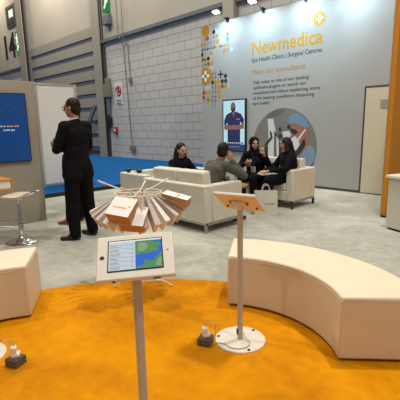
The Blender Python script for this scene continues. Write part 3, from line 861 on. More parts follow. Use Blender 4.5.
sp2([(0.2, 0.1), (0.8, 0.1), (0.8, 0.58), (0.94, 0.5), (0.98, 0.62), (0.84, 0.73), (0.6, 0.78), (0.4, 0.78), (0.14, 0.72), (0.03, 0.6), (0.04, 0.48), (0.2, 0.56)], 1, 1)
sp2([(0.04, 0.42), (0.03, 0.52), (0.2, 0.52), (0.5, 0.5), (0.8, 0.52), (0.97, 0.54), (0.97, 0.44), (0.6, 0.42), (0.5, 0.44), (0.4, 0.42)], 3, 2)
so(0.5, 0.47, 0.13, 0.05, 3, 3)
sp2([(0.42, 0.78), (0.58, 0.78), (0.5, 0.66)], 3, 3)
so(0.47, 0.88, 0.115, 0.085, 3, 3); sp2([(0.36, 0.87), (0.4, 0.85), (0.54, 0.85), (0.585, 0.87), (0.57, 0.8), (0.47, 0.765), (0.38, 0.8)], 4, 4)
sp2([(0.42, 0.835), (0.52, 0.835), (0.52, 0.825), (0.42, 0.825)], 3, 5)
sp2([(0.5, 0.1), (0.51, 0.1), (0.51, 0.42), (0.5, 0.42)], 2, 2); sp2([(0.62, 0.62), (0.78, 0.62), (0.78, 0.64), (0.62, 0.64)], 7, 3)
sp2([(0, 0), (1, 0), (1, 0.13), (0, 0.13)], 5, 5)
sp2([(0.06, 0.14), (0.94, 0.14), (0.94, 0.17), (0.06, 0.17)], 2, 5)
for k in range(8): sp2([(0.1 + 0.1 * k, 0.148), (0.17 + 0.1 * k, 0.148), (0.17 + 0.1 * k, 0.162), (0.1 + 0.1 * k, 0.162)], 6, 6)
for k in range(6): sp2([(0.2 + 0.1 * k, 0.07), (0.27 + 0.1 * k, 0.07), (0.27 + 0.1 * k, 0.085), (0.2 + 0.1 * k, 0.085)], 7, 6)
mb.build('screen', mats, tv, smooth=False)

# ------------------------------------------------------------------ left display panel and its screen
dp = thing('display_partition', 'taupe freestanding partition wall carrying the blue screen', 'partition', (-6.2, 0, 0))
MB().box((-0.12, 0.75, 1.055), (0.24, 3.52, 2.11)).build('board', M['panelbeige'], dp, 0.004)
MB().box((-0.12, 2.515, 1.055), (0.238, 0.012, 2.108)).build('edge_trim', M['aluminium'], dp)
ls = thing('display_screen', 'upright blue screen on the taupe partition', 'screen', (-6.2, 2.07, 0.96))
MB().box((0.02, 0, 0.485), (0.04, 0.6, 0.98)).build('bezel', M['black'], ls, 0.004)
mb = MB()
mb.box((0.0405, 0, 0.485), (0.002, 0.575, 0.955), 0)
for k in range(10):
    mb.box((0.042, random.uniform(-0.2, 0.2), random.uniform(0.72, 0.93)), (0.001, random.uniform(0.04, 0.12), 0.02), 1)
mb.build('screen', [M['scr_blue'], M['scr_blue2']], ls, smooth=False)
text_mesh('lettering', 'take a ', M['scr_white'], ls, (0.0425, -0.16, 0.50), 0.13, (0, 1, 0), (0, 0, 1), height=0.024, bold=0.01)
text_mesh('lettering', 'closer look', M['scr_orange'], ls, (0.0425, -0.015, 0.50), 0.18, (0, 1, 0), (0, 0, 1), height=0.024, bold=0.015)
text_mesh('lettering', 'at the eye', M['scr_white'], ls, (0.0425, -0.06, 0.445), 0.155, (0, 1, 0), (0, 0, 1), height=0.024, bold=0.015)

# white shell-scheme panel further back
sp_ = thing('shell_panel', 'white exhibition panel with aluminium posts standing behind the standing man', 'partition', (-9.1, 4.19, 0.08))
MB().box((0, 0, 1.18), (0.03, 0.94, 2.18)).build('infill', M['shell'], sp_)
for y in (-0.47, 0.47): MB().box((0.0, y, 1.16), (0.07, 0.06, 2.32)).build('post', M['aluminium'], sp_, 0.005)
MB().box((0, 0, 2.29), (0.05, 0.9, 0.05)).build('top_rail', M['aluminium'], sp_, 0.004)
MB().box((0, 0, 0.06), (0.05, 0.9, 0.05)).build('bottom_rail', M['aluminium'], sp_, 0.004)
sp2_ = thing('shell_panel', 'second white exhibition panel standing edge on behind the taupe partition', 'partition', (-9.70, 3.36, 0.08))
MB().box((0, 0, 1.2), (1.0, 0.03, 2.2)).build('infill', M['shell'], sp2_)
for x in (-0.5, 0.5): MB().box((x, 0, 1.16), (0.06, 0.06, 2.32)).build('post', M['aluminium'], sp2_, 0.005)

# ------------------------------------------------------------------ table and stool at the left
tb = thing('bar_table', 'orange edged white table in front of the taupe partition', 'table', (-5.64, 1.405, 0))
mb = MB(); mb.box((0, 0.36, 0.742), (0.62, 0.02, 0.10), 0); mb.box((-0.3, 0, 0.742), (0.02, 0.7, 0.1), 0); mb.box((0, 0, 0.80), (0.62, 0.74, 0.022), 0); mb.box((0, 0, 0.683), (0.62, 0.74, 0.022), 0)
mb.build('tabletop', M['wood'], tb, 0.003)
MB().box((0.005, -0.01, 0.742), (0.585, 0.715, 0.094)).build('white_core', M['pwhite'], tb, 0.003)
MB().box((0, -0.25, 0.336), (0.5, 0.05, 0.672)).build('leg', M['white'], tb, 0.004)

st = thing('bar_stool', 'cream bar stool with chrome stem and round chrome base', 'stool', (-5.2, 1.77, 0), R(40))
prof = [(0.205, 0.0), (0.205, 0.008), (0.19, 0.018), (0.13, 0.03), (0.07, 0.05), (0.045, 0.075), (0.038, 0.1)]
MB().lathe(prof, (0, 0, 0), 40).build('base', M['chrome'], st)
MB().lathe([(0.03, 0.09), (0.03, 0.32), (0.022, 0.33), (0.022, 0.56)], (0, 0, 0), 24).build('stem', M['chrome'], st)
MB().tube([(0.03, 0.0, 0.3), (0.1, -0.12, 0.29), (0.06, -0.26, 0.28), (-0.12, -0.3, 0.28), (-0.2, -0.14, 0.29), (-0.03, 0, 0.3)], 0.011, 8).build('footrest', M['chrome'], st)
# saddle seat: dished with a raised back lip
mb = MB(); n = 15; vs = []; fs = []
for top in (1, 0):
    for i in range(n):
        for j in range(n):
            u = i / (n - 1) * 2 - 1; v = j / (n - 1) * 2 - 1
            uu = u * math.sqrt(1 - v * v / 2); vv = v * math.sqrt(1 - u * u / 2)
            z = 0.575 + 0.03 * vv * vv + (0.045 * max(0, uu) ** 2) + 0.01 * max(0, -uu)
            if top: z += 0.035 * (1 - (uu * uu + vv * vv) ** 3) + 0.012
            vs.append((uu * 0.2, vv * 0.2, z))
for t_ in (0, 1):
    o_ = t_ * n * n
    for i in range(n - 1):
        for j in range(n - 1):
            q = (o_ + i * n + j, o_ + (i + 1) * n + j, o_ + (i + 1) * n + j + 1, o_ + i * n + j + 1)
            fs.append(q if t_ == 0 else q[::-1])
bd = [i * n for i in range(n)] + [(n - 1) * n + j for j in range(1, n)] + [i * n + n - 1 for i in range(n - 2, -1, -1)] + [j for j in range(n - 2, 0, -1)]
for k in range(len(bd)):
    a_, b_ = bd[k], bd[(k + 1) % len(bd)]
    fs.append((a_, b_, b_ + n * n, a_ + n * n))
mb.add(vs, fs); mb.build('seat', M['stoolseat'], st, sub=1)
MB().lathe([(0.05, 0.55), (0.09, 0.572), (0.09, 0.58)], (0, 0, 0), 20).build('seat_plate', M['chrome'], st)
hp = [(0.12, -0.17, 0.61), (0.2, -0.15, 0.645), (0.26, -0.09, 0.668), (0.28, 0, 0.672), (0.26, 0.09, 0.668), (0.2, 0.15, 0.645), (0.12, 0.17, 0.61)]
MB().tube(hp, 0.011, 8).build('backrest_hoop', M['chrome'], st)

# ------------------------------------------------------------------ orange carpet
n = 128
circle = [(-1.02 + 2.64 * math.cos(2 * PI * k / n), 0.336 + 2.64 * math.sin(2 * PI * k / n)) for k in range(n)]
oc = MB().prism(circle, 0.0, 0.004).build('round_carpet', M['orangefloor'], None, smooth=False)
tag(oc, 'large round orange carpet under the benches and tablet stands', 'carpet')
ZC = 0.004

# ------------------------------------------------------------------ curved benches
def arc3(p0, p1, p2, n):
    (x1, y1), (x2, y2), (x3, y3) = p0, p1, p2
    d = 2 * (x1 * (y2 - y3) + x2 * (y3 - y1) + x3 * (y1 - y2))
    ux = ((x1 ** 2 + y1 ** 2) * (y2 - y3) + (x2 ** 2 + y2 ** 2) * (y3 - y1) + (x3 ** 2 + y3 ** 2) * (y1 - y2)) / d
    uy = ((x1 ** 2 + y1 ** 2) * (x3 - x2) + (x2 ** 2 + y2 ** 2) * (x1 - x3) + (x3 ** 2 + y3 ** 2) * (x2 - x1)) / d
    r = math.hypot(x1 - ux, y1 - uy)
    a0 = math.atan2(y1 - uy, x1 - ux); a1 = math.atan2(y2 - uy, x2 - ux); a2 = math.atan2(y3 - uy, x3 - ux)
    def un(a, ref):
        while a - ref > PI: a -= 2 * PI
        while a - ref < -PI: a += 2 * PI
        return a
    a1 = un(a1, a0); a2 = un(a2, a1)
    return [(ux + r * math.cos(a0 + (a2 - a0) * i / n), uy + r * math.sin(a0 + (a2 - a0) * i / n)) for i in range(n + 1)]
BC = (-1.595, 1.62); RI, RO_ = 0.75, 1.26; A0, A1 = 42.0, 126.5       # one sector of a ring
BO = (BC[0] + RI * math.cos(R(A0)), BC[1] + RI * math.sin(R(A0)))     # inner corner at the near end: the bench's own origin
arcp = lambda r, a, b: [(BC[0] + r * math.cos(R(a + (b - a) * i / 28)), BC[1] + r * math.sin(R(a + (b - a) * i / 28))) for i in range(29)]
inner = arcp(RI, A0, A1); outer = arcp(RO_, A1, A0)
rel = lambda pts: [(x - BO[0], y - BO[1]) for x, y in pts]
plan = rel(inner + outer)
def inset(pts, d):
    out = []
    n = len(pts)
    for i in range(n):
        a = V(pts[i - 1]); b = V(pts[i]); c = V(pts[(i + 1) % n])
        n1 = (b - a).normalized(); n2 = (c - b).normalized()
        p1 = V((-n1.y, n1.x)); p2 = V((-n2.y, n2.x))
        q = (p1 + p2); q = q / max(q.length_squared, 1e-6) * 2
        out.append(tuple(b + q * d))
    return out
area = sum(plan[i - 1][0] * plan[i][1] - plan[i][0] * plan[i - 1][1] for i in range(len(plan)))
sg = 1 if area > 0 else -1
def make_bench(label):
    t = thing('curved_bench', label, 'bench', (BO[0], BO[1], ZC), 0)
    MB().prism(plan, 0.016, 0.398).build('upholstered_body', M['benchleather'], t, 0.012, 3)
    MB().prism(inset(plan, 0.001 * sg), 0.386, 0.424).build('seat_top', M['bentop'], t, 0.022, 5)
    pl = [V((x, y, 0.391)) for x, y in inset(plan, 0.0015 * sg)]
    MB().tube(pl, 0.0035, 6, closed=True).build('piping', M['benchleather'], t)
    for (x, y) in (inset(plan, 0.06 * sg)[i] for i in (0, 14, 28, 29, 43, 57)):
        MB().lathe([(0.025, 0.0), (0.025, 0.018)], (x, y, 0), 14).build('foot', M['black'], t)
    return t
bench = make_bench('long curved white bench behind the tall tablet stand')
ang = R(106.5)
dup(bench, (-3.0, 1.02, ZC), ang, 'white curved bench in front of the bar stool, end face showing')

# ------------------------------------------------------------------ tablet stands
def make_stand(label, tilt=R(37.5), roll=0.0):
    t = thing('tablet_stand', label, 'tablet stand', (0, 0, ZC))
    bs = MB().lathe([(0.171, 0.0), (0.171, 0.005), (0.168, 0.008), (0.0, 0.0085)], (0, 0, 0), 64).build('base_disc', M['stand'], t)
    for a_ in (20, 140, 260):
        MB().lathe([(0.011, 0.008), (0.011, 0.0105)], (0.15 * math.cos(R(a_)), 0.15 * math.sin(R(a_)), 0), 14).build('bolt', M['rubber'], bs)
    ps = MB().lathe([(0.0185, 0.008), (0.0185, 0.93)], (0, 0, 0), 24).build('post', M['postgrey'], t)
    MB().box((0.012, 0.012, 0.062), (0.016, 0.016, 0.04), 0, Matrix.Rotation(R(45), 3, 'Z')).build('cable_port', M['black'], ps, 0.002)
    e = V((1, 0, 0)); f = V((0, math.cos(tilt), math.sin(tilt)))
    e, f = e * math.cos(roll) + f * math.sin(roll), f * math.cos(roll) - e * math.sin(roll)
    nn = e.cross(f)
    c = V((0, 0, 0.972 - ZC))
    en = MB().frame(c - nn * 0.011, e, f, nn, (0.29, 0.197, 0.022)).build('enclosure', M['stand'], t, 0.006, 3)
    # underside bracket
    MB().frame(c - nn * 0.028, e, f, nn, (0.09, 0.07, 0.012)).frame(c - nn * 0.045 , e, f, nn, (0.04, 0.05, 0.03)).build('bracket', M['stand'], t, 0.003)
    for s_ in (-1, 1):
        MB().tube([c - nn * 0.024 + e * s_ * 0.06 + f * 0.02, c - nn * 0.024 + e * s_ * 0.06 - f * 0.01], 0.005, 8).build('clip', M['rubber'], t)
        MB().tube([c - nn * 0.022 + e * s_ * 0.105 - f * 0.05, c - nn * 0.03 + e * s_ * 0.105 - f * 0.05], 0.007, 10).build('screw', M['rubber'], t)
    # screen with a list on one side and a map on the other
    mats = [M['black'], M['scr_list'], M['scr_line'], M['scr_rust'], M['scr_sea'], M['scr_land'], M['scr_land2'], M['scr_white']]
    mb = MB()
    sw, sh = 0.207, 0.142
    oc_ = c + f * 0.004
    def pl(pts, mi, lay):
        z0, z1 = 0.0001, 0.0006 + 0.0004 * lay
        vs = [oc_ + e * ((u - .5) * sw) + f * ((v - .5) * sh) for u, v in pts]
        k = len(vs)
        allv = [p + nn * z0 for p in vs] + [p + nn * z1 for p in vs]
        fs = [tuple(range(k, 2 * k))] + [(i, (i + 1) % k, k + (i + 1) % k, k + i) for i in range(k)]
        mb.add(allv, fs, mi)
    def rc(u0, v0, u1, v1, mi, lay): pl([(u0, v0), (u1, v0), (u1, v1), (u0, v1)], mi, lay)
    rc(0, 0, 1, 1, 0, 0)
    rc(0.02, 0.05, 0.98, 0.97, 1, 1)
    rc(0.02, 0.92, 0.98, 0.97, 7, 2)
    for k in range(6):
        v = 0.84 - 0.135 * k
        rc(0.04, v, 0.48, v + 0.008, 2, 2)
        rc(0.05, v - 0.045, 0.16 + 0.03 * (k % 3), v - 0.025, 3, 2)
        rc(0.05, v - 0.085, 0.24 - 0.03 * (k % 2), v - 0.07, 2, 2)
        rc(0.42, v - 0.05, 0.46, v - 0.03, 2, 2)
    rc(0.5, 0.05, 0.98, 0.92, 4, 2)
    pl([(0.5, 0.92), (0.5, 0.5), (0.56, 0.47), (0.62, 0.52), (0.7, 0.49), (0.8, 0.53), (0.9, 0.55), (0.93, 0.6), (0.9, 0.66), (0.97, 0.74), (0.96, 0.84), (0.88, 0.84), (0.84, 0.78), (0.86, 0.92)], 5, 3)
    pl([(0.56, 0.86), (0.54, 0.6), (0.66, 0.58), (0.74, 0.7), (0.7, 0.84)], 6, 4)
    pl([(0.98, 0.5), (0.92, 0.44), (0.86, 0.36), (0.82, 0.27), (0.74, 0.26), (0.68, 0.32), (0.65, 0.3), (0.67, 0.2), (0.6, 0.12), (0.52, 0.14), (0.52, 0.05), (0.98, 0.05)], 5, 3)
    pl([(0.9, 0.3), (0.85, 0.1), (0.95, 0.08), (0.97, 0.34)], 6, 4)
    for u, v in ((0.6, 0.74), (0.68, 0.66), (0.78, 0.63), (0.76, 0.76), (0.84, 0.6), (0.58, 0.62), (0.66, 0.8)):
        rc(u - 0.008, v - 0.012, u + 0.008, v + 0.012, 3, 5)
    mb.build('screen', mats, en, smooth=False)
    rotn = Matrix((e, f, nn)).transposed()
    MB().lathe([(0.0085, 0.0), (0.0085, 0.0012)], c - e * 0.1235 + nn * 0.0, 18, 0, rotn).build('home_button', M['black'], en)
    MB().lathe([(0.003, 0.0), (0.003, 0.001)], c + e * 0.122 + f * 0.012, 12, 0, rotn).build('camera_hole', M['black'], en)
    MB().frame(c - f * 0.0985 - nn * 0.012 + e * 0.075, e, f, nn, (0.028, 0.004, 0.006)).build('slot', M['rubber'], en)
    MB().frame(c - f * 0.0985 - nn * 0.012 - e * 0.08, e, f, nn, (0.009, 0.004, 0.009)).build('lock', M['rubber'], en)
    return t
s1 = make_stand('white tablet stand whose lit screen shows a list and map', roll=R(4.5))
s1.location = (-1.212, 0.811, ZC); s1.rotation_euler = (0, 0, R(48.5))
s2 = make_stand('white tablet stand seen from behind, standing before the long curved bench', roll=R(-1))
s2.location = (-1.632, 1.90, ZC); s2.rotation_euler = (0, 0, R(192.5))
dup(s2, (-2.71, 0.56, ZC), R(100), 'tablet stand of which only the white disc edge shows, beside a floor socket')

# floor sockets with plugs and cables
def floor_box(label, loc, rz):
    t = thing('floor_socket', label, 'socket', (loc[0], loc[1], ZC), rz)
    MB().box((0, 0, 0.026), (0.088, 0.088, 0.052)).build('box', M['socket'], t, 0.004)
    MB().box((0, 0, 0.0535), (0.074, 0.074, 0.004)).build('socket_plate', M['socket'], t, 0.001)
    return t
def plug(label, loc, rz):
    t = thing('power_adapter', label, 'plug', (loc[0], loc[1], ZC + 0.0555), rz)
    MB().box((0.005, 0, 0.012), (0.05, 0.05, 0.024)).build('plug_base', M['plug'], t, 0.006, 3)
    MB().box((-0.004, 0, 0.045), (0.034, 0.044, 0.042)).build('usb_adapter', M['plug'], t, 0.006, 3)
    return t
b1 = (-2.44, 0.705)
floor_box('dark floor socket box near the disc edge, front of carpet', b1, R(25))
plug('white adapter plugged into the socket near the disc edge', b1, R(60))
z = ZC
tag(MB().tube([(b1[0], b1[1], z + 0.122), (b1[0] - 0.01, b1[1], z + 0.16), (b1[0] - 0.05, b1[1] - 0.05, z + 0.17), (b1[0] - 0.09, b1[1] - 0.1, z + 0.10), (b1[0] - 0.1, b1[1] - 0.1, z + 0.02), (b1[0] - 0.115, b1[1] - 0.10, z + 0.0135)], 0.0035, 6).build('charging_cable', M['postgrey']),
    'thin looped cable from the adapter near the disc edge', 'cable')
b2 = (-1.765, 1.70)
floor_box('dark floor socket box beside the full white disc', b2, R(25))
plug('white adapter plugged into the socket beside the full white disc', b2, R(60))
pts = [(b2[0], b2[1], z + 0.122), (b2[0], b2[1] + 0.01, z + 0.17), (b2[0] + 0.05, b2[1] + 0.05, z + 0.15), (b2[0] + 0.06, b2[1] + 0.03, z + 0.05), (b2[0] + 0.05, b2[1] + 0.04, z + 0.013)]
for k in range(9):
    a_ = R(-120 + 20 * k)
    pts.append((-1.612 + 0.085 * math.cos(a_), 1.85 + 0.085 * math.sin(a_), z + 0.0125))
pts += [(-1.60, 1.905, z + 0.03), (-1.612, 1.912, z + 0.055)]
tag(MB().tube(pts, 0.0035, 6).build('charging_cable', M['postgrey']), 'pale cable curling over the white disc to the post', 'cable')

# ------------------------------------------------------------------ sofas
def make_sofa(name, label, w, d=0.75, seats=2, ah=0.645, cush=True):
    """origin at the back right corner seen from behind: x runs along the back (0..-w), y from back to front"""
    t = thing(name, label, 'sofa')
    at_ = 0.14
    L = M['leather2']
    MB().box((-w / 2, at_ / 2, 0.13 + (ah - 0.13) / 2), (w - 0.004, at_, ah - 0.13)).build('backrest', L, t, 0.022, 3)
    for x in (-at_ / 2, -w + at_ / 2):
        MB().box((x, d / 2 + at_ / 2 - 0.004, 0.13 + (ah - 0.13) / 2), (at_, d - at_, ah - 0.13)).build('armrest', L, t, 0.022, 3)
    MB().box((-w / 2, d / 2 + 0.05, 0.215), (w - 2 * at_ + 0.02, d - 0.12, 0.17)).build('seat_base', L, t, 0.015)
    iw = w - 2 * at_
    for k in range(seats):
        sw = iw / seats
        x = -at_ - sw * (k + 0.5)
        MB().box((x, at_ + (d - at_) / 2 - 0.005, 0.365), (sw - 0.006, d - at_ - 0.01, 0.13)).build('seat_cushion', L, t, 0.03, 4)
        if cush:
            rot = Matrix.Rotation(R(-8), 3, 'X')
            MB().box((x, at_ + 0.055, 0.62), (sw - 0.004, 0.15, 0.39), 0, Matrix.Rotation(R(6), 3, 'X')).build('back_cushion', L, t, 0.03, 4)
    mb = MB()
    fx = 0.02
    for (a_, b_) in (((-fx, 0.03), (-fx, d - 0.03)), ((-w + fx, 0.03), (-w + fx, d - 0.03)), ((-fx, 0.03), (-w + fx, 0.03)), ((-fx, d - 0.03), (-w + fx, d - 0.03))):
        mb.box(((a_[0] + b_[0]) / 2, (a_[1] + b_[1]) / 2, 0.118), (abs(a_[0] - b_[0]) + 0.03, abs(a_[1] - b_[1]) + 0.03, 0.024))
    mb.build('base_rail', M['steel'], t)
    for x in (-fx, -w + fx):
        for y in (0.03, d - 0.03):
            MB().box((x, y, 0.055), (0.035, 0.035, 0.11)).build('leg', M['steel'], t, 0.003)
    return t
sofa1 = make_sofa('leather_sofa', 'cream leather sofa seen from its back, nearest the hanging bags', 1.40)
sofa1.location = (-3.71, 3.62, 0)
sofa2 = make_sofa('leather_sofa', 'cream leather sofa facing out beneath the round photograph', 1.42, 0.72, 2, 0.66)
sofa2.location = (-5.14, 6.38, 0); sofa2.rotation_euler = (0, 0, PI)
for ch in sofa2.children:
    if ch.name.startswith('leg'): ch.data.materials[0] = M['darksteel']
sofa3 = make_sofa('leather_sofa', 'cream leather sofa side on, headphones lying on its arm', 1.42, 0.75, 2, 0.645, False)
sofa3.location = (-6.06, 3.82, 0); sofa3.rotation_euler = (0, 0, -PI / 2)

# things on the sofa arm
hp = thing('headphones', 'black headphones lying on the arm of the sofa', 'headphones', (-5.76, 3.92, 0.647), R(8))
for s_ in (-1, 1):
    MB().sphere((s_ * 0.135, 0, 0.038), (0.056, 0.045, 0.038), 0, 16, 10).build('ear_cup', M['black'], hp)
MB().tube([(-0.12, 0.0, 0.03), (-0.07, 0.02, 0.028), (0, 0.028, 0.026), (0.07, 0.02, 0.028), (0.12, 0, 0.03)], 0.008, 8).build('headband', M['shirt'], hp)

# coffee table between the sofas
ctb = thing('coffee_table', 'small round wooden coffee table between the sofas', 'table', (-4.5, 4.98, 0))
MB().lathe([(0.30, 0.40), (0.30, 0.43), (0.29, 0.435)], (0, 0, 0), 40).build('tabletop', M['brownwood'], ctb)
MB().lathe([(0.16, 0.0), (0.16, 0.012), (0.03, 0.03), (0.025, 0.40)], (0, 0, 0), 28).build('pedestal', M['steel'], ctb)

# paper carrier bag on the floor
def carrier(t, w, d, h, m, inner):
    mb = MB()
    vs = [(-w / 2, -d / 2, 0), (w / 2, -d / 2, 0), (w / 2, d / 2, 0), (-w / 2, d / 2, 0)]
    top = [(-w / 2, -d / 2 * 0.8, h), (w / 2, -d / 2 * 0.8, h), (w / 2 - 0.012, 0, h), (w / 2, d / 2 * 0.8, h), (-w / 2, d / 2 * 0.8, h), (-w / 2 + 0.012, 0, h)]
    k = 0.004
    topi = [(-w / 2 + k, -d / 2 * 0.8 + k, h), (w / 2 - k, -d / 2 * 0.8 + k, h), (w / 2 - 0.012 - k, 0, h), (w / 2 - k, d / 2 * 0.8 - k, h), (-w / 2 + k, d / 2 * 0.8 - k, h), (-w / 2 + 0.012 + k, 0, h)]
    boti = [(x, y, 0.01) for x, y, _ in [(-w / 2 + k, -d / 2 + k, 0), (w / 2 - k, -d / 2 + k, 0), (w / 2 - k, d / 2 - k, 0), (-w / 2 + k, d / 2 - k, 0)]]
    o0 = 0; A = vs + top + topi + boti
    f_ = [(3, 2, 1, 0), (0, 1, 5, 4), (2, 3, 8, 7), (1, 2, 6), (1, 6, 5), (2, 7, 6), (3, 0, 9), (0, 4, 9), (3, 9, 8)]
    f_ += [(4 + i, 4 + (i + 1) % 6, 10 + (i + 1) % 6, 10 + i) for i in range(6)]
    f_ += [(16, 17, 18, 19), (16, 10, 11, 17), (18, 13, 14, 19), (17, 12, 18), (17, 11, 12), (18, 12, 13), (19, 15, 16), (16, 15, 10), (19, 14, 15)]
    mb.add(A, f_)
    b = mb.build('bag_body', m, t, smooth=False)
    for s_ in (-1, 1):
        y = s_ * d / 2 * 0.8
        hl_ = [(-w * 0.16, y, h - 0.02), (-w * 0.16, y * 1.05, h + 0.03), (-w * 0.1, y * 1.2, h + 0.085), (0, y * 1.3, h + 0.1), (w * 0.1, y * 1.2, h + 0.085), (w * 0.16, y * 1.05, h + 0.03), (w * 0.16, y, h - 0.02)]
        MB().tube(hl_, 0.005, 8).build('handle', M['string'], t)
    return b
fb = thing('carrier_bag', 'white paper carrier bag with cord handles on the floor', 'bag', (-3.86, 5.12, 0), R(42))
fbb = carrier(fb, 0.36, 0.14, 0.38, M['giftpaper'], None)
text_mesh('print', 'Newmedica', M['pgrey'], fb, (-0.02, -0.0665, 0.17), 0.16, (1, 0, 0), (0, 0.04, 1), height=0.024)

# ------------------------------------------------------------------ rack of hanging bags
RC = V((-2.84, 1.965, 0)); RZ = 0.885
rk = thing('bag_rack', 'white wire floor rack with prongs carrying the paper bags', 'rack', (RC.x, RC.y, ZC))
hr = V((rt.x, rt.y, 0)).normalized(); ht = V((-fw.x, -fw.y, 0)).normalized(); up = V((0, 0, 1))
MB().lathe([(0.014, 0.05), (0.014, RZ)], (0, 0, 0), 18).build('pole', M['white'], rk)
for a_ in (175, 5, 262, 85):
    d_ = hr * math.cos(R(a_)) - ht * math.sin(R(a_))
    if a_ == 262: d_ = hr * -0.2 + ht * 0.98
    if a_ == 85: d_ = hr * 0.1 - ht
    MB().tube([d_ * 0.0 + up * 0.065, d_ * 0.15 + up * 0.065, d_ * 0.18 + up * 0.06, d_ * 0.27 + up * 0.007], 0.007, 8).build('foot', M['white'], rk)
ringp = [V((0.20 * math.cos(2 * PI * k / 40), 0.20 * math.sin(2 * PI * k / 40), RZ - 0.01)) for k in range(40)]
mb = MB(); mb.tube(ringp, 0.006, 8, closed=True)
for k in range(4):
    a_ = PI / 4 + k * PI / 2
    mb.tube([V((0, 0, RZ - 0.01)), V((0.2 * math.cos(a_), 0.2 * math.sin(a_), RZ - 0.01))], 0.006, 8)
mb.build('ring', M['white'], rk)
for d_, l_, u_ in ((-hr * 0.97 - ht * 0.2, 0.37, 0.09), (hr * 0.8 - ht * 0.6, 0.31, 0.08), (hr * 0.1 - ht, 0.28, 0.05), (-hr * 0.6 + ht * 0.75, 0.20, 0.06), ):
    MB().tube([d_ * 0.05 + up * (RZ - 0.01), d_ * l_ * 0.55 + up * (RZ + u_ * 0.35), d_ * l_ + up * (RZ + u_)], [0.006, 0.006, 0.0085], 8).build('prong', M['white'], rk)

def bag(label, phi, elev, mode, thick, L=0.25, W=0.2, logo=False, drop=0.0, rad=0.18, altpaper=False, twist=0.0, shift=0.0):
    """phi: 0 = photo right, 90 = towards the viewer; elev: how steeply the bag hangs below level"""
    o_ = hr * math.cos(phi) + ht * math.sin(phi)
    tg = up.cross(o_)
    hd = o_ * math.cos(elev) - up * math.sin(elev)          # handle end -> bag bottom
    nf = o_ * math.sin(elev) + up * math.cos(elev)          # outward and up
    p0 = o_ * rad + up * (RZ - 0.02 - drop) + tg * shift
    t = thing('gift_bag', label, 'bag', (RC.x + p0.x, RC.y + p0.y, ZC + p0.z), 0, 'paper bags hanging on the wire rack')
    mb = MB()
    if mode == 'edge':
        # the bag hangs edge on: narrow gusset looks outward, the wide face runs in towards the pole
        t0, t1 = thick * 0.45, thick * 1.15
        fi = 0.25
        A = []
        for s0, tt, w in ((0.0, t0, W * 0.5), (L, t1, W * 0.62)):
            A += [hd * s0 + tg * (tt / 2), hd * s0 + tg * (-tt / 2), hd * s0 - nf * (0.012 if s0 else 0.006), hd * s0 - nf * w + tg * (tt * fi / 2), hd * s0 - nf * w - tg * (tt * fi / 2)]
        # 0 +edge, 1 -edge, 2 crease, 3,4 inner ; second ring +5
        f_ = [(0, 2, 1, 4, 3), (5, 8, 9, 6, 7), (0, 5, 7, 2), (2, 7, 6, 1), (0, 3, 8, 5), (1, 6, 9, 4), (3, 4, 9, 8)]
        mb.add(A, f_, 0)
        for i_ in range(len(f_)):
            mb.m[i_] = 1 if i_ == 1 else 0
        b = mb.build('bag_body', [M['paperpink'] if not altpaper else M['paper'], M['paper']], t, smooth=False)
        hpnt = [hd * 0.01 - nf * W * 0.12, -hd * 0.04 - nf * W * 0.16 + up * 0.02, -hd * 0.055 - nf * W * 0.25 + up * 0.03, -hd * 0.04 - nf * W * 0.34 + up * 0.02, hd * 0.01 - nf * W * 0.38]
        MB().tube(hpnt, 0.0025, 6).build('handle', M['string'], t)
    else:
        d = thick
        tg2 = (tg * math.cos(twist) + hd * math.sin(twist)).normalized(); hd2 = (hd * math.cos(twist) - tg * math.sin(twist)).normalized()
        c0 = V((0, 0, 0))
        A = [c0 - tg2 * W / 2, c0 + tg2 * W / 2, c0 + tg2 * W / 2 + hd2 * L, c0 - tg2 * W / 2 + hd2 * L]
        Bk = [a - nf * (d * (0.35 if i < 2 else 1.0)) for i, a in enumerate(A)]
        mid = [(A[1] + Bk[1]) / 2 - tg2 * 0.012, (A[2] + Bk[2]) / 2, (A[0] + Bk[0]) / 2 + tg2 * 0.012, (A[3] + Bk[3]) / 2]
        vs = A + Bk + mid
        f_ = [(0, 1, 2, 3), (4, 7, 6, 5), (3, 2, 6, 7), (1, 8, 9, 2), (8, 5, 6, 9), (0, 3, 11, 10), (10, 11, 7, 4), (0, 10, 4, 5, 8, 1)]
        mb.add(vs, f_, 0)
        mb.m = [0, 0, 1, 1, 1, 1, 1, 0]  # base and gussets take the painted carpet bounce
        b = mb.build('bag_body', [M['paper'], M['altpaper']], t, smooth=False)
        hpnt = [tg2 * W * 0.16 + hd2 * 0.01 + nf * 0.002, tg2 * W * 0.15 - hd2 * 0.03 + nf * 0.004, -hd2 * 0.055, -tg2 * W * 0.15 - hd2 * 0.03 + nf * 0.004, -tg2 * W * 0.16 + hd2 * 0.01 + nf * 0.002]
        MB().tube(hpnt, 0.0025, 6).build('handle', M['string'], t)
        if logo:
            text_mesh('print', 'Newmedica', M['logo'], t, hd2 * (L * 0.60) - tg2 * W * 0.06 + nf * 0.0006, W * 0.58, -(-tg2), -hd2, height=0.017, bold=0.01, align='CENTER')
            pc = hd2 * (L * 0.47) + tg2 * W * 0.33 + nf * 0.001
            mp = MB(); mp.frame(pc, tg2, hd2, nf, (0.02, 0.007, 0.001)); mp.frame(pc, tg2, hd2, nf, (0.007, 0.02, 0.001))
            mp.build('plus_mark', M['logo'], t)
    return t
edge_lab = 'pale paper gift bag hanging edge on from the wire rack'
n_edge = 26
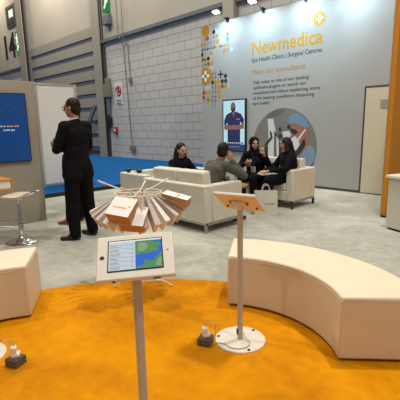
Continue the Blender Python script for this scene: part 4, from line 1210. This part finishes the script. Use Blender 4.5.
for k in range(n_edge):
    ph = 2 * PI * k / n_edge + 0.06
    deg = math.degrees(ph) % 360
    if 74 < deg < 112: continue
    side = abs(math.cos(ph))
    el = R(60 - 31 * side) + random.uniform(-0.04, 0.04)
    bag(edge_lab, ph, el, 'edge', 0.048, L=0.262 + random.uniform(-0.01, 0.01), rad=0.18 + random.uniform(-0.008, 0.008), drop=random.uniform(0, 0.01), altpaper=(k % 3 == 0))
bag('white gift bag facing front with orange print, foremost on the wire rack', R(103), R(37), 'face', 0.10, L=0.19, W=0.205, logo=True, rad=0.25, drop=-0.012, twist=R(10), shift=0.0)
bag('gift bag under the front printed bag, its base coloured by carpet glow', R(97), R(37), 'face', 0.085, L=0.20, W=0.205, rad=0.185, drop=0.072, twist=R(5), shift=0.035)
bag('white gift bag lifted nearly level on the sofa side of the rack', R(12), R(14), 'face', 0.075, L=0.225, W=0.165, logo=True, rad=0.235, drop=-0.022)

# ------------------------------------------------------------------ people in the scene
rm = rot_head
p1, L1, T1, f1 = person('man in black suit standing with folded arms, back three quarters to us', (-4.81, 2.42, 0), R(104),
    stand_pose(el=(-0.25, 0.07, 1.17), er=(0.26, 0.06, 1.18), wl=(0.09, 0.15, 1.25), wr=(-0.08, 0.29, 1.235),
               handl=((0.9, -0.05, 0.1), (0, -0.9, 0.2), 0.35), handr=((-0.9, -0.25, 0.02), (0.1, -0.9, 0.0), 0.6), hrot=rm(R(22), R(-4)),
               al=(-0.13, 0.0, 0.09), tl=(-0.24, 0.12, 0.03), ar=(0.15, -0.02, 0.09), tr=(0.13, 0.15, 0.03), kl=(-0.11, 0.03, 0.5), kr=(0.12, 0.0, 0.5)),
    M['skin'], M['suit'], M['trouser'], M['shoe'], 'short', M['shirt'])
mb = MB()
for s in (-1, 1):
    mb.tube([L1(s * 0.033 + 0.026 * math.cos(2 * PI * k / 20), 0.1, 0.004 + 0.02 * math.sin(2 * PI * k / 20)) for k in range(20)], 0.003, 6, closed=True)
    mb.tube([L1(s * 0.058, 0.1, 0.008), L1(s * 0.078, 0.08, 0.01), L1(s * 0.082, 0.0, 0.008), L1(s * 0.08, -0.02, -0.01)], 0.003, 6)
mb.tube([L1(-0.008, 0.102, 0.008), L1(0.008, 0.102, 0.008)], 0.003, 6)
mb.build('glasses', M['lens'], p1)

person('person mostly hidden behind the standing man, one tan shoe showing', (-5.66, 2.77, 0), R(134),
       stand_pose(hrot=rm(R(-60)), neck=(0, -0.09, 1.46), head=(0, -0.085, 1.615), sl=(-0.16, -0.11, 1.41), sr=(0.16, -0.11, 1.41), chest=(0, -0.07, 1.24), el=(-0.2, -0.12, 1.1), er=(0.2, -0.12, 1.1),
                  wl=(-0.19, -0.04, 0.86), wr=(0.19, -0.04, 0.86),
                  al=(-0.11, 0.06, 0.09), tl=(-0.12, 0.24, 0.03)),
       M['skin'], M['suit'], M['trouser'], M['tan'], 'short', M['shirt'])

person('man in grey jacket on the near sofa, leaning his head on his hand', (-4.07, 4.0, 0), R(-6),
       sit_pose(0.52, 0.44, 1.02, 0.08, hrot=rm(R(28), R(-8), R(6)), el=(-0.27, 0.36, 0.70), wl=(-0.12, 0.54, 0.58), er=(0.31, 0.45, 0.70), wr=(0.145, 0.35, 0.92),
                handl=((0.3, 0.9, -0.1), (0, 0, -1), 0.4), handr=((-0.18, -0.12, 0.98), (-0.95, 0.1, -0.1), 0.3)),
       M['skin'], M['greysuit'], M['trouser'], M['shoe'], 'short', M['shirt'])

person('dark haired woman in black sitting side on, beyond the near sofa', (-5.46, 4.60, 0), R(-90),
       sit_pose(0.36, 0.40, 0.90, 0.0, hrot=rm(R(-8), R(-5)), el=(-0.26, 0.24, 0.62), er=(0.26, 0.24, 0.62), wl=(-0.1, 0.46, 0.66), wr=(0.1, 0.46, 0.66),
                handl=((0.3, 0.9, 0.1), (0.5, 0, -0.8), 0.7), handr=((-0.3, 0.9, 0.1), (-0.5, 0, -0.8), 0.7)),
       M['skin2'], M['cloth'], M['trouser'], M['shoe'], 'bob', None, 'top', 0.98)

p4, L4, T4, f4 = person('woman in black hijab holding a glass and a snack', (-4.66, 5.88, 0), R(200),
       sit_pose(0.22, 0.43, 0.96, 0.0, hrot=rm(R(38), R(-4)), er=(0.27, 0.12, 0.66), wr=(0.08, 0.34, 0.74), el=(-0.30, 0.18, 0.68), wl=(-0.26, 0.33, 0.86),
                handr=((-0.75, 0.35, 0.15), (0, -0.5, 0.3), 0.9), handl=((0.1, 0.25, 0.9), (0.6, 0.4, -0.2), 0.9)),
       M['skin2'], M['cloth'], M['trouser'], M['shoe'], 'hijab', None, 'robe', 0.97)
mb = MB()
mb.tube([L4(-0.07, 0.05, -0.17), L4(-0.045, 0.11, -0.25), V((-0.01, 0.235, 0.68)), V((-0.02, 0.25, 0.60))], 0.005, 6)
mb.tube([L4(0.06, 0.05, -0.17), L4(0.03, 0.11, -0.25), V((-0.02, 0.235, 0.68)), V((-0.02, 0.25, 0.60))], 0.005, 6)
mb.build('lanyard', M['lanyard'], p4)
MB().box((-0.02, 0.225, 0.62), (0.085, 0.006, 0.11), 0, Matrix.Rotation(R(-12), 3, 'X')).build('badge', M['signwhite'], p4, 0.003)
def w4(p): 
    a = R(200); return (-4.66 + p[0] * math.cos(a) - p[1] * math.sin(a), 5.88 + p[0] * math.sin(a) + p[1] * math.cos(a), p[2])
g = thing('drinking_glass', 'small glass of amber drink in the hijab wearer\'s hand', 'glass', w4((0.0, 0.40, 0.70)))
MB().lathe([(0.03, 0.0), (0.034, 0.075), (0.034, 0.08)], (0, 0, 0), 20).build('drink', M['cup'], g)
MB().lathe([(0.0345, 0.075), (0.036, 0.1), (0.033, 0.1), (0.032, 0.078)], (0, 0, 0), 20).build('rim', M['lgrey'], g)
o = MB().sphere((0, 0, 0), (0.028, 0.022, 0.032), 0, 16, 12).sphere((0.012, 0, 0.022), (0.018, 0.016, 0.016)).build('snack', M['food'], None)
o.location = w4((-0.235, 0.385, 0.985)); tag(o, 'yellow snack held up in the hijab wearer\'s fingers', 'food')

person('woman with long dark hair sitting beside the sofa arm, seen in profile', (-3.96, 5.95, 0), R(150),
       sit_pose(0.2, 0.43, 0.95, 0.0, hrot=rm(R(-40), R(-8)), el=(-0.25, 0.2, 0.68), er=(0.25, 0.2, 0.66), wl=(-0.07, 0.42, 0.64), wr=(0.10, 0.44, 0.62),
                handl=((0.3, 0.9, -0.2), (0, 0, -1), 0.35), handr=((-0.2, 0.95, -0.15), (0, 0, -1), 0.3)),
       M['skin2'], M['cloth'], M['trouser'], M['shoe'], 'long', None, 'top', 0.96)
a = R(150)
o = MB().box((0, 0, 0), (0.21, 0.297, 0.008)).box((0.005, 0.004, 0.006), (0.2, 0.28, 0.004)).build('paper_pad', M['shirt'], None)
o.location = (-3.96 - 0.42 * math.sin(a) + 0.02 * math.cos(a), 5.95 + 0.42 * math.cos(a) + 0.02 * math.sin(a), 0.575); o.rotation_euler = (0, 0, a)
tag(o, 'white paper pad on the long-haired woman\'s lap', 'paper')

hb = thing('handbag', 'black handbag on the sofa between the two women', 'handbag', (-4.33, 6.0, 0.432), R(190))
mb = MB(); mb.prism([(-0.14, 0), (0.14, 0), (0.11, 0.2), (-0.11, 0.2)], -0.05, 0.05, 0, lambda v: V((v.x, v.z, v.y)))
mb.build('bag_body', M['cloth'], hb, 0.02, 3)
for s in (-1, 1):
    MB().tube([(0.07 * math.cos(PI * k / 10), s * 0.03, 0.19 + 0.11 * math.sin(PI * k / 10)) for k in range(11)], 0.008, 8).build('handle', M['black'], hb)


# ------------------------------------------------------------------ light
world = bpy.data.worlds.new('world'); bpy.context.scene.world = world
world.use_nodes = True
bg = world.node_tree.nodes['Background']
bg.inputs[0].default_value = (0.93, 0.95, 1.0, 1); bg.inputs[1].default_value = 0.15

def area(name, loc, aim, power, size, col):
    l = bpy.data.lights.new(name, 'AREA'); l.energy = power; l.size = size; l.color = col; l.shape = 'DISK'
    o = bpy.data.objects.new(name, l); C.objects.link(o); o.location = loc
    o.rotation_euler = (V(aim) - V(loc)).to_track_quat('-Z', 'Y').to_euler()
    return o
warm = (1.0, 0.88, 0.70); neutral = (1.0, 0.93, 0.81); cool = (0.56, 0.82, 1.0)
for i, (x, y, p) in enumerate(((-1.2, 4.2, 400), (-5.5, 0.0, 260), (3.5, 2.0, 280), (-2.0, -4.5, 130), (-6.5, 5.0, 110), (6.0, -5.0, 130))):
    area('hall_or_fill_lamp', (x, y, 9.0), (x * 0.9 - 0.2, y * 0.9 + 0.2, 0), p, 0.45, neutral)  # the camera-side ones are added fill for upright faces
for x, p in ((-13.5, 300), (-20.5, 460), (-28.0, 330)):
    area('hall_wall_lamp', (x, 8.2, 10.8), (x, 9.6, 5.0), p, 0.6, warm)
for x, p in ((-11.0, 430), (-18.0, 430)):
    area('hall_wall_fill', (x, 4.0, 12.0), (x, 9.7, 2.0), p, 0.9, neutral)  # fill added to lighten the hall wall, no known fittings
for x in (-7.18, -6.08, -4.98, -3.88):
    a_ = area('wall_flood', (x, YB - 0.43, 4.02), (x, YB, 2.5), 22, 0.14, cool)
    a_.data.spread = R(150)

sc = bpy.context.scene
sc.view_settings.view_transform = 'Standard'
sc.view_settings.look = 'None'
sc.view_settings.exposure = 0.0
sc.view_settings.gamma = 1.0
sc.view_settings.use_curve_mapping = False
